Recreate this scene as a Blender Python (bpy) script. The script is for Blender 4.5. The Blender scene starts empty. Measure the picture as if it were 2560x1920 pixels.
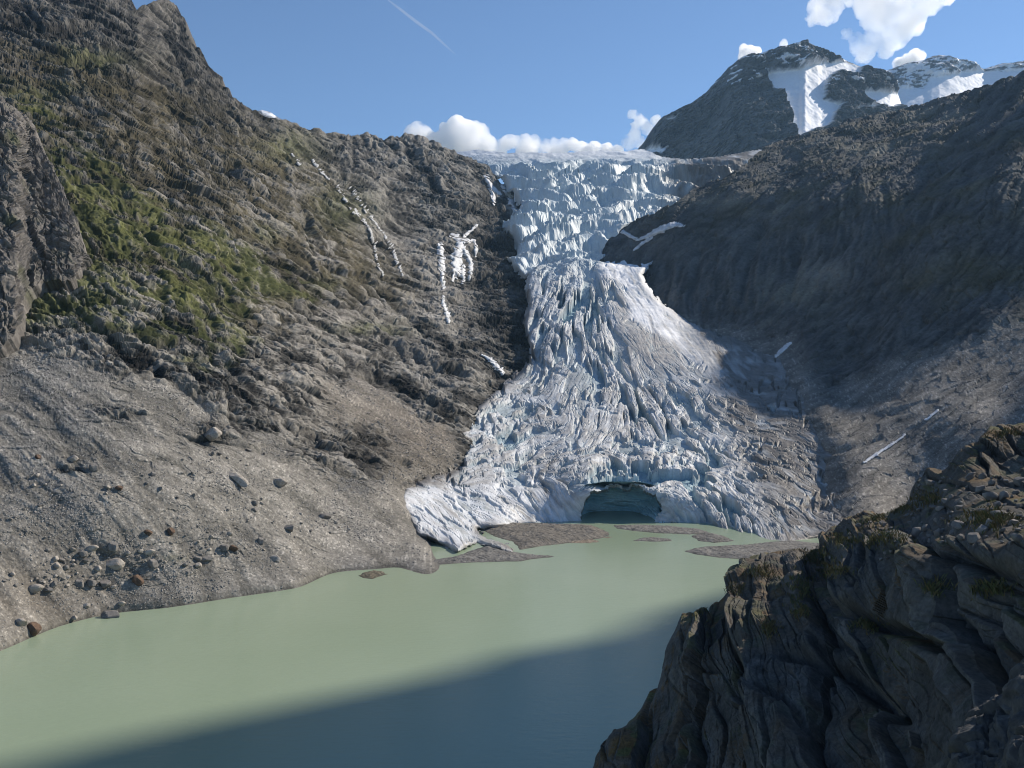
import bpy, math, random
import numpy as np
from mathutils import Vector, Matrix, Euler

# ------------------------------------------------------------------ frame of the place
# metres; the lake is z = 0, the valley runs along +Y, the viewpoint is a crag 100 m above the water
F, CX, CY, EYE = 943.0, 512.0, 384.0, 100.0
Q = 1.0                                   # mesh fineness (about one vertex per 1/1000 of the valley's width in view)
SUN_AZ, SUN_EL = math.radians(60), math.radians(34)
SUN = np.array([math.cos(SUN_EL)*math.sin(SUN_AZ), math.cos(SUN_EL)*math.cos(SUN_AZ), math.sin(SUN_EL)])
rng = np.random.default_rng(7)
random.seed(7)
scene = bpy.context.scene
COL = scene.collection

def tag(o, label=None, cat=None, group=None, kind=None):
    if label: o['label'] = label
    if cat: o['category'] = cat
    if group: o['group'] = group
    if kind: o['kind'] = kind
    return o

def empty(name, loc=(0, 0, 0)):
    o = bpy.data.objects.new(name, None)
    o.location = loc
    COL.objects.link(o)
    return o

# ------------------------------------------------------------------ numeric helpers
_perm = np.tile(np.random.default_rng(3).permutation(256).astype(np.int32), 3)
_g = np.random.default_rng(4).normal(size=(256, 3)); _g = (_g/np.linalg.norm(_g, axis=1, keepdims=True)*1.6).astype(np.float32)

def pnoise(p):
    p = np.asarray(p, np.float32)
    i = np.floor(p).astype(np.int32); f = p-i
    i &= 255
    u = f*f*f*(f*(f*6-15)+10)
    out = 0
    for dx in (0, 1):
        a = _perm[i[:, 0]+dx]; wx = u[:, 0] if dx else 1-u[:, 0]
        for dy in (0, 1):
            b = _perm[a+i[:, 1]+dy]; wy = wx*(u[:, 1] if dy else 1-u[:, 1])
            for dz in (0, 1):
                h = _perm[b+i[:, 2]+dz]
                g = _g[h]
                d = g[:, 0]*(f[:, 0]-dx)+g[:, 1]*(f[:, 1]-dy)+g[:, 2]*(f[:, 2]-dz)
                out = out+wy*(u[:, 2] if dz else 1-u[:, 2])*d
    return out

def fbm(p, octs=4, gain=.5):
    p = np.asarray(p, np.float32); s = 0; a = 1; t = 0
    for k in range(octs):
        s = s+a*pnoise(p); t += a; a *= gain; p = p*2.03+17.3
    return s/t*1.5

def ridged(p, octs=4, gain=.5):
    p = np.asarray(p, np.float32); s = 0; a = 1; t = 0
    for k in range(octs):
        s = s+a*(1-2.2*np.abs(pnoise(p))); t += a; a *= gain; p = p*2.03+9.1
    return s/t

def cells(p, seed=0):
    """Voronoi: distance to the nearest seed, to the second, and a random value per cell."""
    p = np.asarray(p, np.float32)
    i = np.floor(p).astype(np.int32)
    f1 = np.full(len(p), 9., np.float32); f2 = f1.copy(); val = np.zeros(len(p), np.float32)
    tab = np.random.default_rng(11+seed).random((256, 4)).astype(np.float32)
    for dx in (-1, 0, 1):
        for dy in (-1, 0, 1):
            for dz in (-1, 0, 1):
                c = i+np.array([dx, dy, dz], np.int32)
                m = c & 255
                h = _perm[_perm[_perm[m[:, 0]]+m[:, 1]]+m[:, 2]]
                t = tab[h]
                d = np.sqrt((c[:, 0]+t[:, 0]-p[:, 0])**2+(c[:, 1]+t[:, 1]-p[:, 1])**2+(c[:, 2]+t[:, 2]-p[:, 2])**2)
                nearer = d < f1
                f2 = np.where(nearer, f1, np.minimum(f2, d))
                val = np.where(nearer, t[:, 3], val)
                f1 = np.where(nearer, d, f1)
    return f1, f2, val

def facets(u, v, seed=0):
    """Broken rock in two dimensions: gap to the next block, block value, tilt of the block's face."""
    u = np.asarray(u, np.float32); v = np.asarray(v, np.float32)
    iu = np.floor(u).astype(np.int32); iv = np.floor(v).astype(np.int32)
    f1 = np.full(len(u), 9., np.float32); f2 = f1.copy(); val = np.zeros(len(u), np.float32); tilt = val.copy()
    tab = np.random.default_rng(31+seed).random((256, 5)).astype(np.float32)
    for dx in (-1, 0, 1):
        for dy in (-1, 0, 1):
            t = tab[_perm[_perm[(iu+dx) & 255]+((iv+dy) & 255)]]
            du = u-(iu+dx)-t[:, 0]; dv = v-(iv+dy)-t[:, 1]
            d = np.sqrt(du*du+dv*dv)
            near = d < f1
            f2 = np.where(near, f1, np.minimum(f2, d))
            val = np.where(near, t[:, 2], val)
            tilt = np.where(near, du*(t[:, 3]-.5)+dv*(t[:, 4]-.5), tilt)
            f1 = np.where(near, d, f1)
    return f2-f1, val, tilt

def along(P, d, n):
    """Coordinates on a slope: along its strata and across them."""
    d = np.array(d, float); d /= np.linalg.norm(d); n = np.array(n, float); n /= np.linalg.norm(n)
    b = np.cross(n, d); b /= np.linalg.norm(b)
    return P@d, P@b

def sstep(a, b, x):
    t = np.clip((x-a)/(b-a), 0, 1)
    return t*t*(3-2*t)

class TPS:
    """Smooth surface through (u, v) -> log distance."""
    def __init__(self, pts, lam=1e-3):
        pts = np.array(pts, float)
        self.c = pts[:, :2]/100; n = len(pts)
        A = np.zeros((n+3, n+3))
        A[:n, :n] = self.k(np.linalg.norm(self.c[:, None]-self.c[None], axis=2))+lam*np.eye(n)
        A[:n, n] = 1; A[:n, n+1:] = self.c; A[n:, :n] = A[:n, n:].T
        b = np.zeros(n+3); b[:n] = np.log(pts[:, 2])
        self.w = np.linalg.solve(A, b)
    @staticmethod
    def k(r):
        r = np.maximum(r, 1e-9)
        return r*r*np.log(r)
    def __call__(self, px, py):
        sh = np.shape(px)
        x = np.ravel(px)/100; y = np.ravel(py)/100
        s = self.w[-3]+self.w[-2]*x+self.w[-1]*y
        for (cx, cy), w in zip(self.c, self.w):
            s = s+w*self.k(np.hypot(x-cx, y-cy))
        return np.exp(s).reshape(sh)

def zD(py, z):                # distance at which a point of height z is seen below the horizon
    return (EYE-z)*F/(py-CY)

def world(px, py, D):
    return np.stack([D*(px-CX)/F, D, EYE+D*(CY-py)/F], axis=-1)

def inpoly(px, py, poly):
    poly = np.array(poly, float); ins = np.zeros(px.shape, bool)
    for (x0, y0), (x1, y1) in zip(poly, np.roll(poly, -1, 0)):
        if y0 == y1: continue
        c = ((y0 > py) != (y1 > py)) & (px < (x1-x0)*(py-y0)/(y1-y0)+x0)
        ins ^= c
    return ins

def sdist(px, py, poly):
    """Signed distance to a polygon's edge, positive inside."""
    poly = np.array(poly, float); d = np.full(px.shape, 1e9)
    for a, b in zip(poly, np.roll(poly, -1, 0)):
        ab = b-a; L = max(ab@ab, 1e-9)
        t = np.clip(((px-a[0])*ab[0]+(py-a[1])*ab[1])/L, 0, 1)
        d = np.minimum(d, np.hypot(px-a[0]-t*ab[0], py-a[1]-t*ab[1]))
    return np.where(inpoly(px, py, poly), d, -d)

def ldist(px, py, line):
    line = np.array(line, float); d = np.full(px.shape, 1e9)
    for a, b in zip(line[:-1], line[1:]):
        ab = b-a; L = max(ab@ab, 1e-9)
        t = np.clip(((px-a[0])*ab[0]+(py-a[1])*ab[1])/L, 0, 1)
        d = np.minimum(d, np.hypot(px-a[0]-t*ab[0], py-a[1]-t*ab[1]))
    return d

def soft(px, py, poly, w):
    return sstep(-w, w, sdist(px, py, poly))

def bump2(px, py, cx, cy, rx, ry):
    return np.exp(-((px-cx)/rx)**2-((py-cy)/ry)**2)

def blur(a, s):
    ny, nx = a.shape
    fy = np.fft.fftfreq(ny)[:, None]; fx = np.fft.rfftfreq(nx)[None]
    return np.fft.irfft2(np.fft.rfft2(a)*np.exp(-2*(np.pi*s)**2*(fx*fx+fy*fy)), s=a.shape)

def norm1(a):
    return (a-a.mean())/(a.std()+1e-9)

class Grain:
    """Streaked relief that follows a field of directions (strata, crevasses, gullies)."""
    def __init__(self, box, res, strokes, sigma):
        self.x0, self.y0, x1, y1 = box; self.res = res
        self.nx = int((x1-self.x0)/res)+1; self.ny = int((y1-self.y0)/res)+1
        X, Y = np.meshgrid(self.x0+np.arange(self.nx)*res, self.y0+np.arange(self.ny)*res)
        c = s = 0
        for (sx, sy, dx, dy) in strokes:
            a = 2*math.atan2(dy, dx)
            w = np.exp(-((X-sx)**2+(Y-sy)**2)/(2*sigma**2))+1e-7/(1+((X-sx)**2+(Y-sy)**2)/900)
            c = c+w*math.cos(a); s = s+w*math.sin(a)
        self.ang = np.arctan2(s, c)/2
        wob = blur(np.random.default_rng(5).normal(size=self.ang.shape), 9/res); wob /= wob.std()
        self.ang = self.ang+wob*.16
    def lic(self, seed, fine, length, turn=0.):
        r = np.random.default_rng(seed)
        n = blur(r.normal(size=(self.ny, self.nx)), max(fine/self.res, .3))
        n /= n.std()
        cx, sx = np.cos(self.ang+turn), np.sin(self.ang+turn)
        out = n.copy(); steps = max(2, int(length/self.res))
        for sg in (1, -1):
            X, Y = np.meshgrid(np.arange(self.nx, dtype=float), np.arange(self.ny, dtype=float))
            pc, ps = cx*sg, sx*sg
            for k in range(steps):
                X += pc; Y += ps
                xi = np.clip(X, 0, self.nx-1).astype(int); yi = np.clip(Y, 0, self.ny-1).astype(int)
                c2, s2 = cx[yi, xi], sx[yi, xi]
                f = np.where(c2*pc+s2*ps < 0, -1, 1)
                pc, ps = c2*f, s2*f
                out += n[yi, xi]*(1-k/steps)
        return norm1(out)
    def at(self, img, px, py):
        x = np.clip((px-self.x0)/self.res, 0, self.nx-1.001); y = np.clip((py-self.y0)/self.res, 0, self.ny-1.001)
        i = x.astype(int); j = y.astype(int); fx = x-i; fy = y-j
        return (img[j, i]*(1-fx)+img[j, i+1]*fx)*(1-fy)+(img[j+1, i]*(1-fx)+img[j+1, i+1]*fx)*fy

# ------------------------------------------------------------------ meshes
def mesh_from(name, V, faces, alb=None, mat=None, parent=None, smooth=None, rough=None):
    """faces: (n, 3 or 4) int array. alb: the surface's own colour per vertex."""
    faces = np.asarray(faces, np.int32)
    used = np.unique(faces)
    if len(used) < len(V):
        remap = np.full(len(V), -1, np.int32); remap[used] = np.arange(len(used))
        V = V[used]; faces = remap[faces]
        if alb is not None: alb = alb[used]
    me = bpy.data.meshes.new(name)
    n, k = faces.shape
    me.vertices.add(len(V)); me.vertices.foreach_set('co', np.ascontiguousarray(V, np.float32).ravel())
    me.loops.add(n*k); me.loops.foreach_set('vertex_index', np.ascontiguousarray(faces).ravel())
    me.polygons.add(n); me.polygons.foreach_set('loop_start', np.arange(0, n*k, k, dtype=np.int32))
    me.update(calc_edges=True)
    if alb is not None:
        at = me.attributes.new('albedo', 'FLOAT_COLOR', 'POINT')
        c = np.ones((len(V), 4), np.float32); c[:, :3] = np.clip(alb, .003, .9)
        at.data.foreach_set('color', c.ravel())
    if smooth is None: smooth = mat.name not in ('mountain_rock', 'scree', 'crag_rock', 'glacier_ice', 'far_rock', 'gravel')
    if smooth: me.shade_smooth()
    else: me.shade_flat()
    if mat: me.materials.append(mat)
    o = bpy.data.objects.new(name, me)
    COL.objects.link(o)
    if parent: o.parent = parent
    return o

def grid_faces(nr, nc):
    i = np.arange(nr*nc).reshape(nr, nc)
    return np.stack([i[:-1, :-1], i[1:, :-1], i[1:, 1:], i[:-1, 1:]], -1).reshape(-1, 4)

def normals(Pg):
    du = np.gradient(Pg, axis=1); dv = np.gradient(Pg, axis=0)
    n = np.cross(dv, du); n /= np.linalg.norm(n, axis=-1, keepdims=True)+1e-12
    view = Pg-np.array([0, 0, EYE])
    s = np.sign((n*view).sum(-1, keepdims=True)); s[s == 0] = 1
    return -n*s

def interp(pts):
    a = np.array(pts, float)
    return lambda x: np.interp(x, a[:, 0], a[:, 1])

def column_grid(xs, ytop, ybot, q):
    """Rows between a crest line and a foot line."""
    yt = ytop(xs); yb = ybot(xs)
    nr = int(np.max(yb-yt)/q)+1
    v = np.linspace(0, 1, nr)[:, None]
    return np.broadcast_to(xs, (nr, len(xs))).copy(), yt[None]+(yb-yt)[None]*v

def add_back(V, rows, run, drop):
    """Far side of a crest: rows running away from the viewer and down."""
    nr, nc, _ = V.shape
    out = []
    for k in range(rows, 0, -1):
        t = (k/rows)**1.6
        b = V[0]+np.stack([V[0, :, 0]*0+run*.1*t, np.full(nc, run*t), np.full(nc, -drop*t)], -1)
        am = .16*drop*min(1, 2*(1-t)*t+.5*t)
        b = b+np.stack([.5*am*fbm(b/(.12*run)+5, 4), am*0*b[:, 0], am*(ridged(b/(.2*run), 4)-.5)], -1)
        out.append(b)
    return np.concatenate([np.array(out), V], 0)

def rim_wall(V, faces, off):
    """Give an open sheet its thickness: walls from its rim, going back and down."""
    e = np.concatenate([faces[:, [i, (i+1) % 4]] for i in range(4)])
    key = np.sort(e, 1); k64 = key[:, 0].astype(np.int64)*(len(V)+1)+key[:, 1]
    _, idx, cnt = np.unique(k64, return_index=True, return_counts=True)
    b = e[idx[cnt == 1]]
    vs = np.unique(b); m = np.full(len(V), -1); m[vs] = len(V)+np.arange(len(vs))
    W = np.concatenate([V, V[vs]+off(V[vs])])
    wall = np.stack([b[:, 1], b[:, 0], m[b[:, 0]], m[b[:, 1]]], -1)
    return W, wall, vs

# ------------------------------------------------------------------ materials
def nodes_of(name):
    m = bpy.data.materials.new(name); m.use_nodes = True
    nt = m.node_tree; nt.nodes.clear()
    return m, nt, nt.nodes, nt.links

def terrain_mat(name, grain=3., var=.35, bump=.4, rough=.9, tint=(1, 1, 1), spec=.15, fleck=0.):
    """Own colour from the mesh, broken up by two scales of noise, with fine relief."""
    m, nt, N, L = nodes_of(name)
    out = N.new('ShaderNodeOutputMaterial'); bs = N.new('ShaderNodeBsdfPrincipled')
    L.new(bs.outputs[0], out.inputs[0])
    at = N.new('ShaderNodeAttribute'); at.attribute_name = 'albedo'
    geo = N.new('ShaderNodeNewGeometry')
    n1 = N.new('ShaderNodeTexNoise'); n1.inputs['Scale'].default_value = 1/grain; n1.inputs['Detail'].default_value = 6; n1.inputs['Roughness'].default_value = .65
    n2 = N.new('ShaderNodeTexNoise'); n2.inputs['Scale'].default_value = 1/(grain*9); n2.inputs['Detail'].default_value = 4
    L.new(geo.outputs['Position'], n1.inputs['Vector']); L.new(geo.outputs['Position'], n2.inputs['Vector'])
    r1 = N.new('ShaderNodeMapRange'); r1.inputs['From Min'].default_value = .3; r1.inputs['From Max'].default_value = .7
    r1.inputs['To Min'].default_value = 1-var; r1.inputs['To Max'].default_value = 1+var; L.new(n1.outputs['Fac'], r1.inputs['Value'])
    r2 = N.new('ShaderNodeMapRange'); r2.inputs['From Min'].default_value = .3; r2.inputs['From Max'].default_value = .7
    r2.inputs['To Min'].default_value = 1-var*.5; r2.inputs['To Max'].default_value = 1+var*.5; L.new(n2.outputs['Fac'], r2.inputs['Value'])
    mu = N.new('ShaderNodeMath'); mu.operation = 'MULTIPLY'; L.new(r1.outputs[0], mu.inputs[0]); L.new(r2.outputs[0], mu.inputs[1])
    mx = N.new('ShaderNodeMix'); mx.data_type = 'RGBA'; mx.blend_type = 'MULTIPLY'; mx.inputs[0].default_value = 1
    L.new(at.outputs['Color'], mx.inputs[6]); L.new(mu.outputs[0], mx.inputs[7])
    last = mx.outputs[2]
    L.new(last, bs.inputs['Base Color'])
    bs.inputs['Roughness'].default_value = rough; bs.inputs['Specular IOR Level'].default_value = spec
    b = N.new('ShaderNodeBump'); b.inputs['Strength'].default_value = bump; b.inputs['Distance'].default_value = grain*.5
    L.new(n1.outputs['Fac'], b.inputs['Height']); L.new(b.outputs[0], bs.inputs['Normal'])
    return m

def plain_mat(name, col, col2, scale, rough=.9, bump=.5, spec=.15, dist=.2):
    m, nt, N, L = nodes_of(name)
    out = N.new('ShaderNodeOutputMaterial'); bs = N.new('ShaderNodeBsdfPrincipled'); L.new(bs.outputs[0], out.inputs[0])
    geo = N.new('ShaderNodeNewGeometry')
    n1 = N.new('ShaderNodeTexNoise'); n1.inputs['Scale'].default_value = scale; n1.inputs['Detail'].default_value = 7; n1.inputs['Roughness'].default_value = .65
    L.new(geo.outputs['Position'], n1.inputs['Vector'])
    cr = N.new('ShaderNodeValToRGB'); cr.color_ramp.elements[0].position = .35; cr.color_ramp.elements[1].position = .65
    cr.color_ramp.elements[0].color = (*col, 1); cr.color_ramp.elements[1].color = (*col2, 1)
    L.new(n1.outputs['Fac'], cr.inputs[0]); L.new(cr.outputs[0], bs.inputs['Base Color'])
    bs.inputs['Roughness'].default_value = rough; bs.inputs['Specular IOR Level'].default_value = spec
    b = N.new('ShaderNodeBump'); b.inputs['Strength'].default_value = bump; b.inputs['Distance'].default_value = dist
    L.new(n1.outputs['Fac'], b.inputs['Height']); L.new(b.outputs[0], bs.inputs['Normal'])
    return m

M_ROCK = terrain_mat('mountain_rock', 4., .35, .5)
M_SCREE = terrain_mat('scree', 1.8, .42, .6)
M_GRASS = terrain_mat('alpine_grass', 3., .35, .4)
M_ICE = terrain_mat('glacier_ice', 3., .12, .3, rough=.55, spec=.35)
M_SNOW = terrain_mat('snow', 12., .06, .25, rough=.7, spec=.3)
M_CRAG = terrain_mat('crag_rock', .55, .38, .6)
M_FAR = terrain_mat('far_rock', 18., .35, .5)
M_GRAVEL = terrain_mat('gravel', .9, .4, .6)

def zbuf(V):
    """Distance of the nearest piece of a slope in each direction from the viewpoint."""
    P = V.reshape(-1, 3); z = np.full((920, 1360), 1e9)
    x = np.round(CX+F*P[:, 0]/P[:, 1]+160).astype(int); y = np.round(CY-F*(P[:, 2]-EYE)/P[:, 1]+60).astype(int)
    ok = (x >= 0) & (x < 1360) & (y >= 0) & (y < 920)
    np.minimum.at(z, (y[ok], x[ok]), P[ok, 1])
    return z

# ------------------------------------------------------------------ LEFT VALLEY SIDE
A_CTRL = []
for px, py in ((0, 651), (55, 628), (110, 614), (165, 608), (230, 598), (300, 587), (330, 574), (380, 569), (440, 566)):
    A_CTRL.append((px, py, zD(py, 0)))
for px, py, z in ((-140, 745, -14), (0, 690, -12), (165, 640, -11), (300, 612, -9), (470, 585, -8), (560, 578, -6), (520, 562, -5), (500, 555, -5), (-140, 700, 0)):
    A_CTRL.append((px, py, zD(py, z)))
A_CTRL += [(0, 560, 392), (0, 450, 450), (0, 384, 495), (0, 300, 565), (0, 200, 680), (0, 100, 850), (0, 0, 1120), (0, -180, 1600), (-140, -300, 1600), (-140, 100, 720), (-140, 400, 440), (-140, 600, 345),
           (110, 500, 440), (110, 400, 505), (110, 300, 600), (110, 200, 760), (110, 100, 1000), (130, 0, 1420),
           (230, 98, 1500), (230, 200, 960), (230, 300, 725), (230, 400, 585), (230, 500, 490), (180, 40, 1480),
           (340, 137, 1900), (340, 200, 1380), (340, 300, 960), (340, 400, 725), (340, 500, 575), (300, 118, 1750),
           (420, 140, 2150), (420, 200, 1750), (420, 260, 1400), (420, 320, 1110), (420, 400, 840), (420, 470, 712), (405, 515, 615), (400, 545, 560), (425, 500, 705), (440, 520, 690), (450, 545, 615), (410, 530, 590),
           (460, 150, 2300), (460, 200, 1900), (460, 260, 1520), (460, 320, 1210), (460, 400, 900), (460, 450, 790), (460, 478, 765), (480, 520, 700),
           (500, 180, 2350), (500, 220, 2010), (500, 260, 1680), (500, 300, 1420), (500, 340, 1210), (500, 375, 1090), (500, 420, 980), (500, 470, 850),
           (540, 200, 2330), (540, 260, 1750), (540, 300, 1500), (540, 340, 1290), (540, 380, 1140), (540, 470, 860), (540, 530, 735)]
A_D = TPS(A_CTRL, 2e-3)
A_TOP = interp([(-140, -300), (0, -180), (60, -100), (100, -40), (122, -8), (129, 0), (133, 8), (137, 10), (141, 8), (152, 5), (160, 5), (167, 7), (173, 13), (178, 20), (183, 33),
                (190, 43), (199, 55), (205, 62), (211, 70), (217, 79), (222, 86), (230, 98), (241, 106), (250, 111), (259, 115), (278, 122), (305, 127), (324, 131), (338, 137),
                (350, 137), (361, 136), (372, 138), (384, 141), (394, 139), (403, 138), (417, 139), (425, 142), (435, 146), (446, 150), (456, 153), (470, 160), (484, 168),
                (492, 176), (500, 186), (520, 196), (545, 208), (575, 215)])
A_BOT = interp([(-140, 760), (0, 695), (165, 645), (300, 617), (470, 592), (575, 580)])
A_STROKES = [(50, 40, 1, .6), (130, 60, 1, .9), (180, 60, .5, 1), (50, 120, 1, .45), (120, 150, 1, .7), (200, 130, 1, 1.0), (240, 180, 1, 1), (160, 230, 1, .9), (100, 230, .8, 1), (60, 330, 1, .6),
             (140, 300, 1, .75), (220, 280, 1, .9), (300, 200, 1, .8), (300, 260, 1, .95), (360, 180, 1, .8), (420, 180, 1, .9), (450, 200, .8, 1), (330, 330, 1, .75), (400, 300, 1, 1), (440, 290, .9, 1),
             (380, 360, 1, .6), (440, 380, 1, .6), (420, 410, 1, .55), (480, 300, 1, .12), (510, 320, 1, .1), (500, 250, 1, .1), (490, 355, 1, .15), (470, 240, 1, .1), (100, 400, 1, .7), (60, 450, 1, .8),
             (180, 430, 1, .85), (250, 430, 1, .8), (330, 430, 1, .9), (430, 450, 1, 1), (100, 500, 1, .7), (200, 500, 1, .65), (300, 500, 1, .7), (60, 600, .8, 1), (150, 580, .8, 1), (250, 570, .8, 1), (380, 520, 1, .6)]
SCREE_POLY = [(-150, 330), (0, 338), (40, 352), (78, 362), (110, 378), (150, 376), (185, 392), (230, 412), (262, 430), (300, 428), (330, 398), (362, 372), (390, 392), (420, 420), (450, 426), (462, 462), (455, 478), (400, 482), (560, 545), (580, 600), (-150, 780)]
GRASS_POLY = [(62, 120), (100, 150), (140, 190), (200, 225), (250, 250), (300, 270), (330, 295), (300, 305), (262, 300), (235, 318), (260, 345), (215, 360), (180, 345), (130, 340), (60, 330), (15, 345), (20, 310), (60, 280), (70, 230), (60, 190), (30, 150), (0, 115), (0, 80), (40, 95)]
OLIVE_POLY = [(0, 40), (80, 60), (150, 70), (220, 110), (280, 140), (330, 170), (360, 230), (420, 290), (400, 310), (330, 300), (300, 320), (250, 330), (150, 300), (60, 250), (0, 200)]

BANDS = (([(365, 375), (395, 390), (425, 402), (452, 420)], 3.2, 7), ([(380, 341), (412, 356), (434, 371), (460, 375)], 3.4, 8), ([(358, 369), (391, 382), (423, 402), (434, 411)], 2.4, 6), ([(332, 288), (348, 306), (372, 318)], 2, 4),
         ([(61, 302), (82, 321), (104, 334), (122, 350), (148, 365), (165, 377), (190, 395), (215, 415)], 4.4, 7), ([(139, 337), (156, 347), (191, 344), (208, 356), (228, 368), (250, 392)], 4, 7), ([(211, 272), (219, 284), (232, 300), (245, 310)], 4, 7), ([(186, 202), (208, 222)], 3, 6),
         ([(228, 168), (240, 184), (249, 198)], 4.2, 7), ([(302, 205), (308, 226), (321, 254)], 3, 7), ([(319, 268), (347, 280), (371, 285)], 2.6, 6), ([(118, 190), (130, 204), (137, 222)], 5, 7), ([(72, 184), (104, 177), (112, 190)], 4.5, 7), ([(96, 150), (128, 166), (150, 190)], 4, 5), ([(40, 60), (70, 68), (100, 66)], 5, 6),
         ([(20, 30), (50, 40), (90, 30)], 5, 6), ([(160, 100), (180, 122), (200, 140)], 3.5, 5), ([(168, 40), (178, 62), (190, 90)], 3.5, 6), ([(385, 455), (412, 464)], 2.4, 5), ([(480, 322), (535, 328)], 2.2, 6), ([(478, 282), (525, 288)], 4, 7), ([(500, 340), (540, 344)], 3, 6), ([(478, 246), (530, 250)], 2.5, 7),
         ([(420, 165), (428, 180), (436, 196)], 4, 6), ([(440, 205), (462, 214), (478, 212)], 3.5, 6), ([(255, 250), (275, 265), (292, 288)], 3, 5), ([(150, 245), (172, 262), (196, 275)], 3, 5), ([(205, 432), (222, 440), (262, 452)], 2.6, 4), ([(345, 440), (372, 462), (380, 478)], 3, 4), ([(285, 300), (315, 322), (345, 338)], 2.4, 5), ([(395, 310), (420, 330), (445, 345)], 2.4, 5))

def build_left():
    q = Q
    xs = np.concatenate([np.arange(-140, -4, 2.5), np.arange(-4, 575, q)])
    g = Grain((-150, -310, 590, 790), 1., A_STROKES, 38.)
    fine = g.lic(1, .9, 10); mid = g.lic(2, 2.2, 20); big = g.lic(3, 5.5, 40)
    wig = lambda x: A_TOP(x)+1.3*fbm(np.stack([x/9, x*0, x*0], -1), 4)
    px, py = column_grid(xs, wig, A_BOT, q*1.0)
    sh = px.shape
    D = A_D(px, py)
    # benches: the far rock wall above the lower falls
    V = world(px, py, D)
    n = normals(V)
    fx, fy = px.ravel(), py.ravel(); P = V.reshape(-1, 3)
    sf, sm, sb = (g.at(i, fx, fy) for i in (fine, mid, big))
    nz1 = fbm(P/60, 5); nz2 = fbm(P/9+5, 3); nz3 = ridged(P/130+3, 4)
    jit = 14*nz1+6*nz2
    scree = sstep(-7, 7, sdist(fx+jit, fy+jit, SCREE_POLY))
    # islands of bedrock in the scree
    for c in ((210, 432, 22, 12), (243, 425, 15, 9), (345, 440, 45, 16), (300, 410, 30, 10), (120, 412, 26, 6), (300, 455, 12, 6), (70, 470, 14, 5), (366, 466, 22, 13), (335, 458, 25, 12)):
        scree *= 1-.85*np.clip(bump2(fx, fy, *c)*1.6*(1+.7*nz2), 0, 1)
    rock = 1-scree
    pxm = (D.ravel()/F)                        # metres per picture unit there
    terr = np.abs(((sb*.55+nz1*.8+P[:, 2]/38) % 1)-.5)*2
    slab = bump2(fx, fy, 420, 370, 60, 45)+bump2(fx, fy, 220, 375, 70, 35)*.8+bump2(fx, fy, 20, 200, 60, 110)
    h = rock*(sf*.7+sm*.8*(1+.7*slab)+sb*.95*(1+.9*slab)+nz1*1.6+(sstep(.35, .65, terr)-.5)*1.8*(.7+slab))*pxm*1.05
    w1 = P+9*np.stack([nz1, fbm(P/60+31, 3), nz2*.5], -1)
    ud, vd = along(w1, (.40, .80, -.45), (.72, -.15, .62))
    vv = vd+5*nz1
    ga, va, ta = facets(ud/70, vv/22, 1); gb, vb, tb = facets(ud/26, vv/8.5, 2); gc, vc, tc = facets(ud/10, vv/3.4, 3); gd, vd_, td = facets(ud/4.2, vv/1.6, 4)
    farther = np.clip((pxm-.6)/1.2, 0, 1)
    spc = np.maximum(np.linalg.norm(np.gradient(V, axis=1), axis=-1)*np.maximum(1, 1/np.gradient(px, axis=1)), np.linalg.norm(np.gradient(V, axis=0), axis=-1)).ravel()
    wd_ = np.clip(1.6/spc/2-.6, 0, 1); wc_ = np.clip(3.4/spc/2-.5, 0, 1); wb_ = np.clip(8.5/spc/2-.6, .25, 1)
    h += rock*((va-.5)*(2.6+3*farther)+ta*(7+7*farther)-1.6*sstep(.1, 0, ga)+((vb-.5)*(1.7+1.5*farther)+tb*(4.4+3.6*farther)-1.5*sstep(.13, 0, gb))*wb_+((vc-.5)*1.3+tc*3.2-.6*sstep(.15, 0, gc))*wc_+((vd_-.5)*.7+td*1.6)*wd_)
    h += scree*(sf*.16+sm*.35+sb*.75-1.2*sstep(-.9, -1.6, sb)+nz2*.35+nz1*1.4)*pxm+scree*((vc-.5)*.5+tc*.6)
    h += nz3*pxm*(4.5*rock+.8*scree)*sstep(650, 480, fy)
    # fine roughness
    rough = fbm(P/np.maximum(2.6*pxm, .5)[:, None], 2)
    h += rough*pxm*(.5*rock+.28*scree)
    # dark overhangs in the slabs
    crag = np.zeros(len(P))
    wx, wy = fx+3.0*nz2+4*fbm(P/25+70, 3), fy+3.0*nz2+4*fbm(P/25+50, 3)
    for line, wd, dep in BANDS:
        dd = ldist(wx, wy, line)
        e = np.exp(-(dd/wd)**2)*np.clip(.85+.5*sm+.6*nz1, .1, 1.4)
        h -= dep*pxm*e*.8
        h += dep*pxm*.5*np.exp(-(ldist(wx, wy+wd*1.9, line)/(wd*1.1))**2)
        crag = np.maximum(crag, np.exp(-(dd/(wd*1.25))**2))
    # shore: calm the relief down at the water line
    calm = sstep(-.2, 14, P[:, 2])*.9+.1
    h *= calm
    hg = h.reshape(sh); hg = .8*hg+.2*blur(hg, .8)
    Vd = V+n*hg[..., None]
    P2 = Vd.reshape(-1, 3)
    # wave-cut bank: drop the last metres steeply into the water
    P2[:, 2] += np.where(P2[:, 2] < 12, (sstep(0, 1.5, P2[:, 2])-sstep(1.5, 12, P2[:, 2]))*1.6, 0)
    # colours
    alb = np.empty((len(P2), 3))
    t = np.clip(.5+.3*sf+.15*sm+.2*nz2+.25*nz1+.6*(vb-.5)+.7*(vc-.5)*wc_+.5*(vd_-.5)*wd_+.3*fbm(P/np.maximum(3.2*pxm, 1)[:, None], 2), 0, 1)[:, None]
    t = np.clip(.5+(t-.5)*1.35, 0, 1)
    rk = np.array([.036, .034, .031])*(1-t)+np.array([.225, .208, .182])*t
    rk = rk*(.55+.6*sstep(.1, .7, va*.6+.4*vb+.35*nz1))[:, None]
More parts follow.
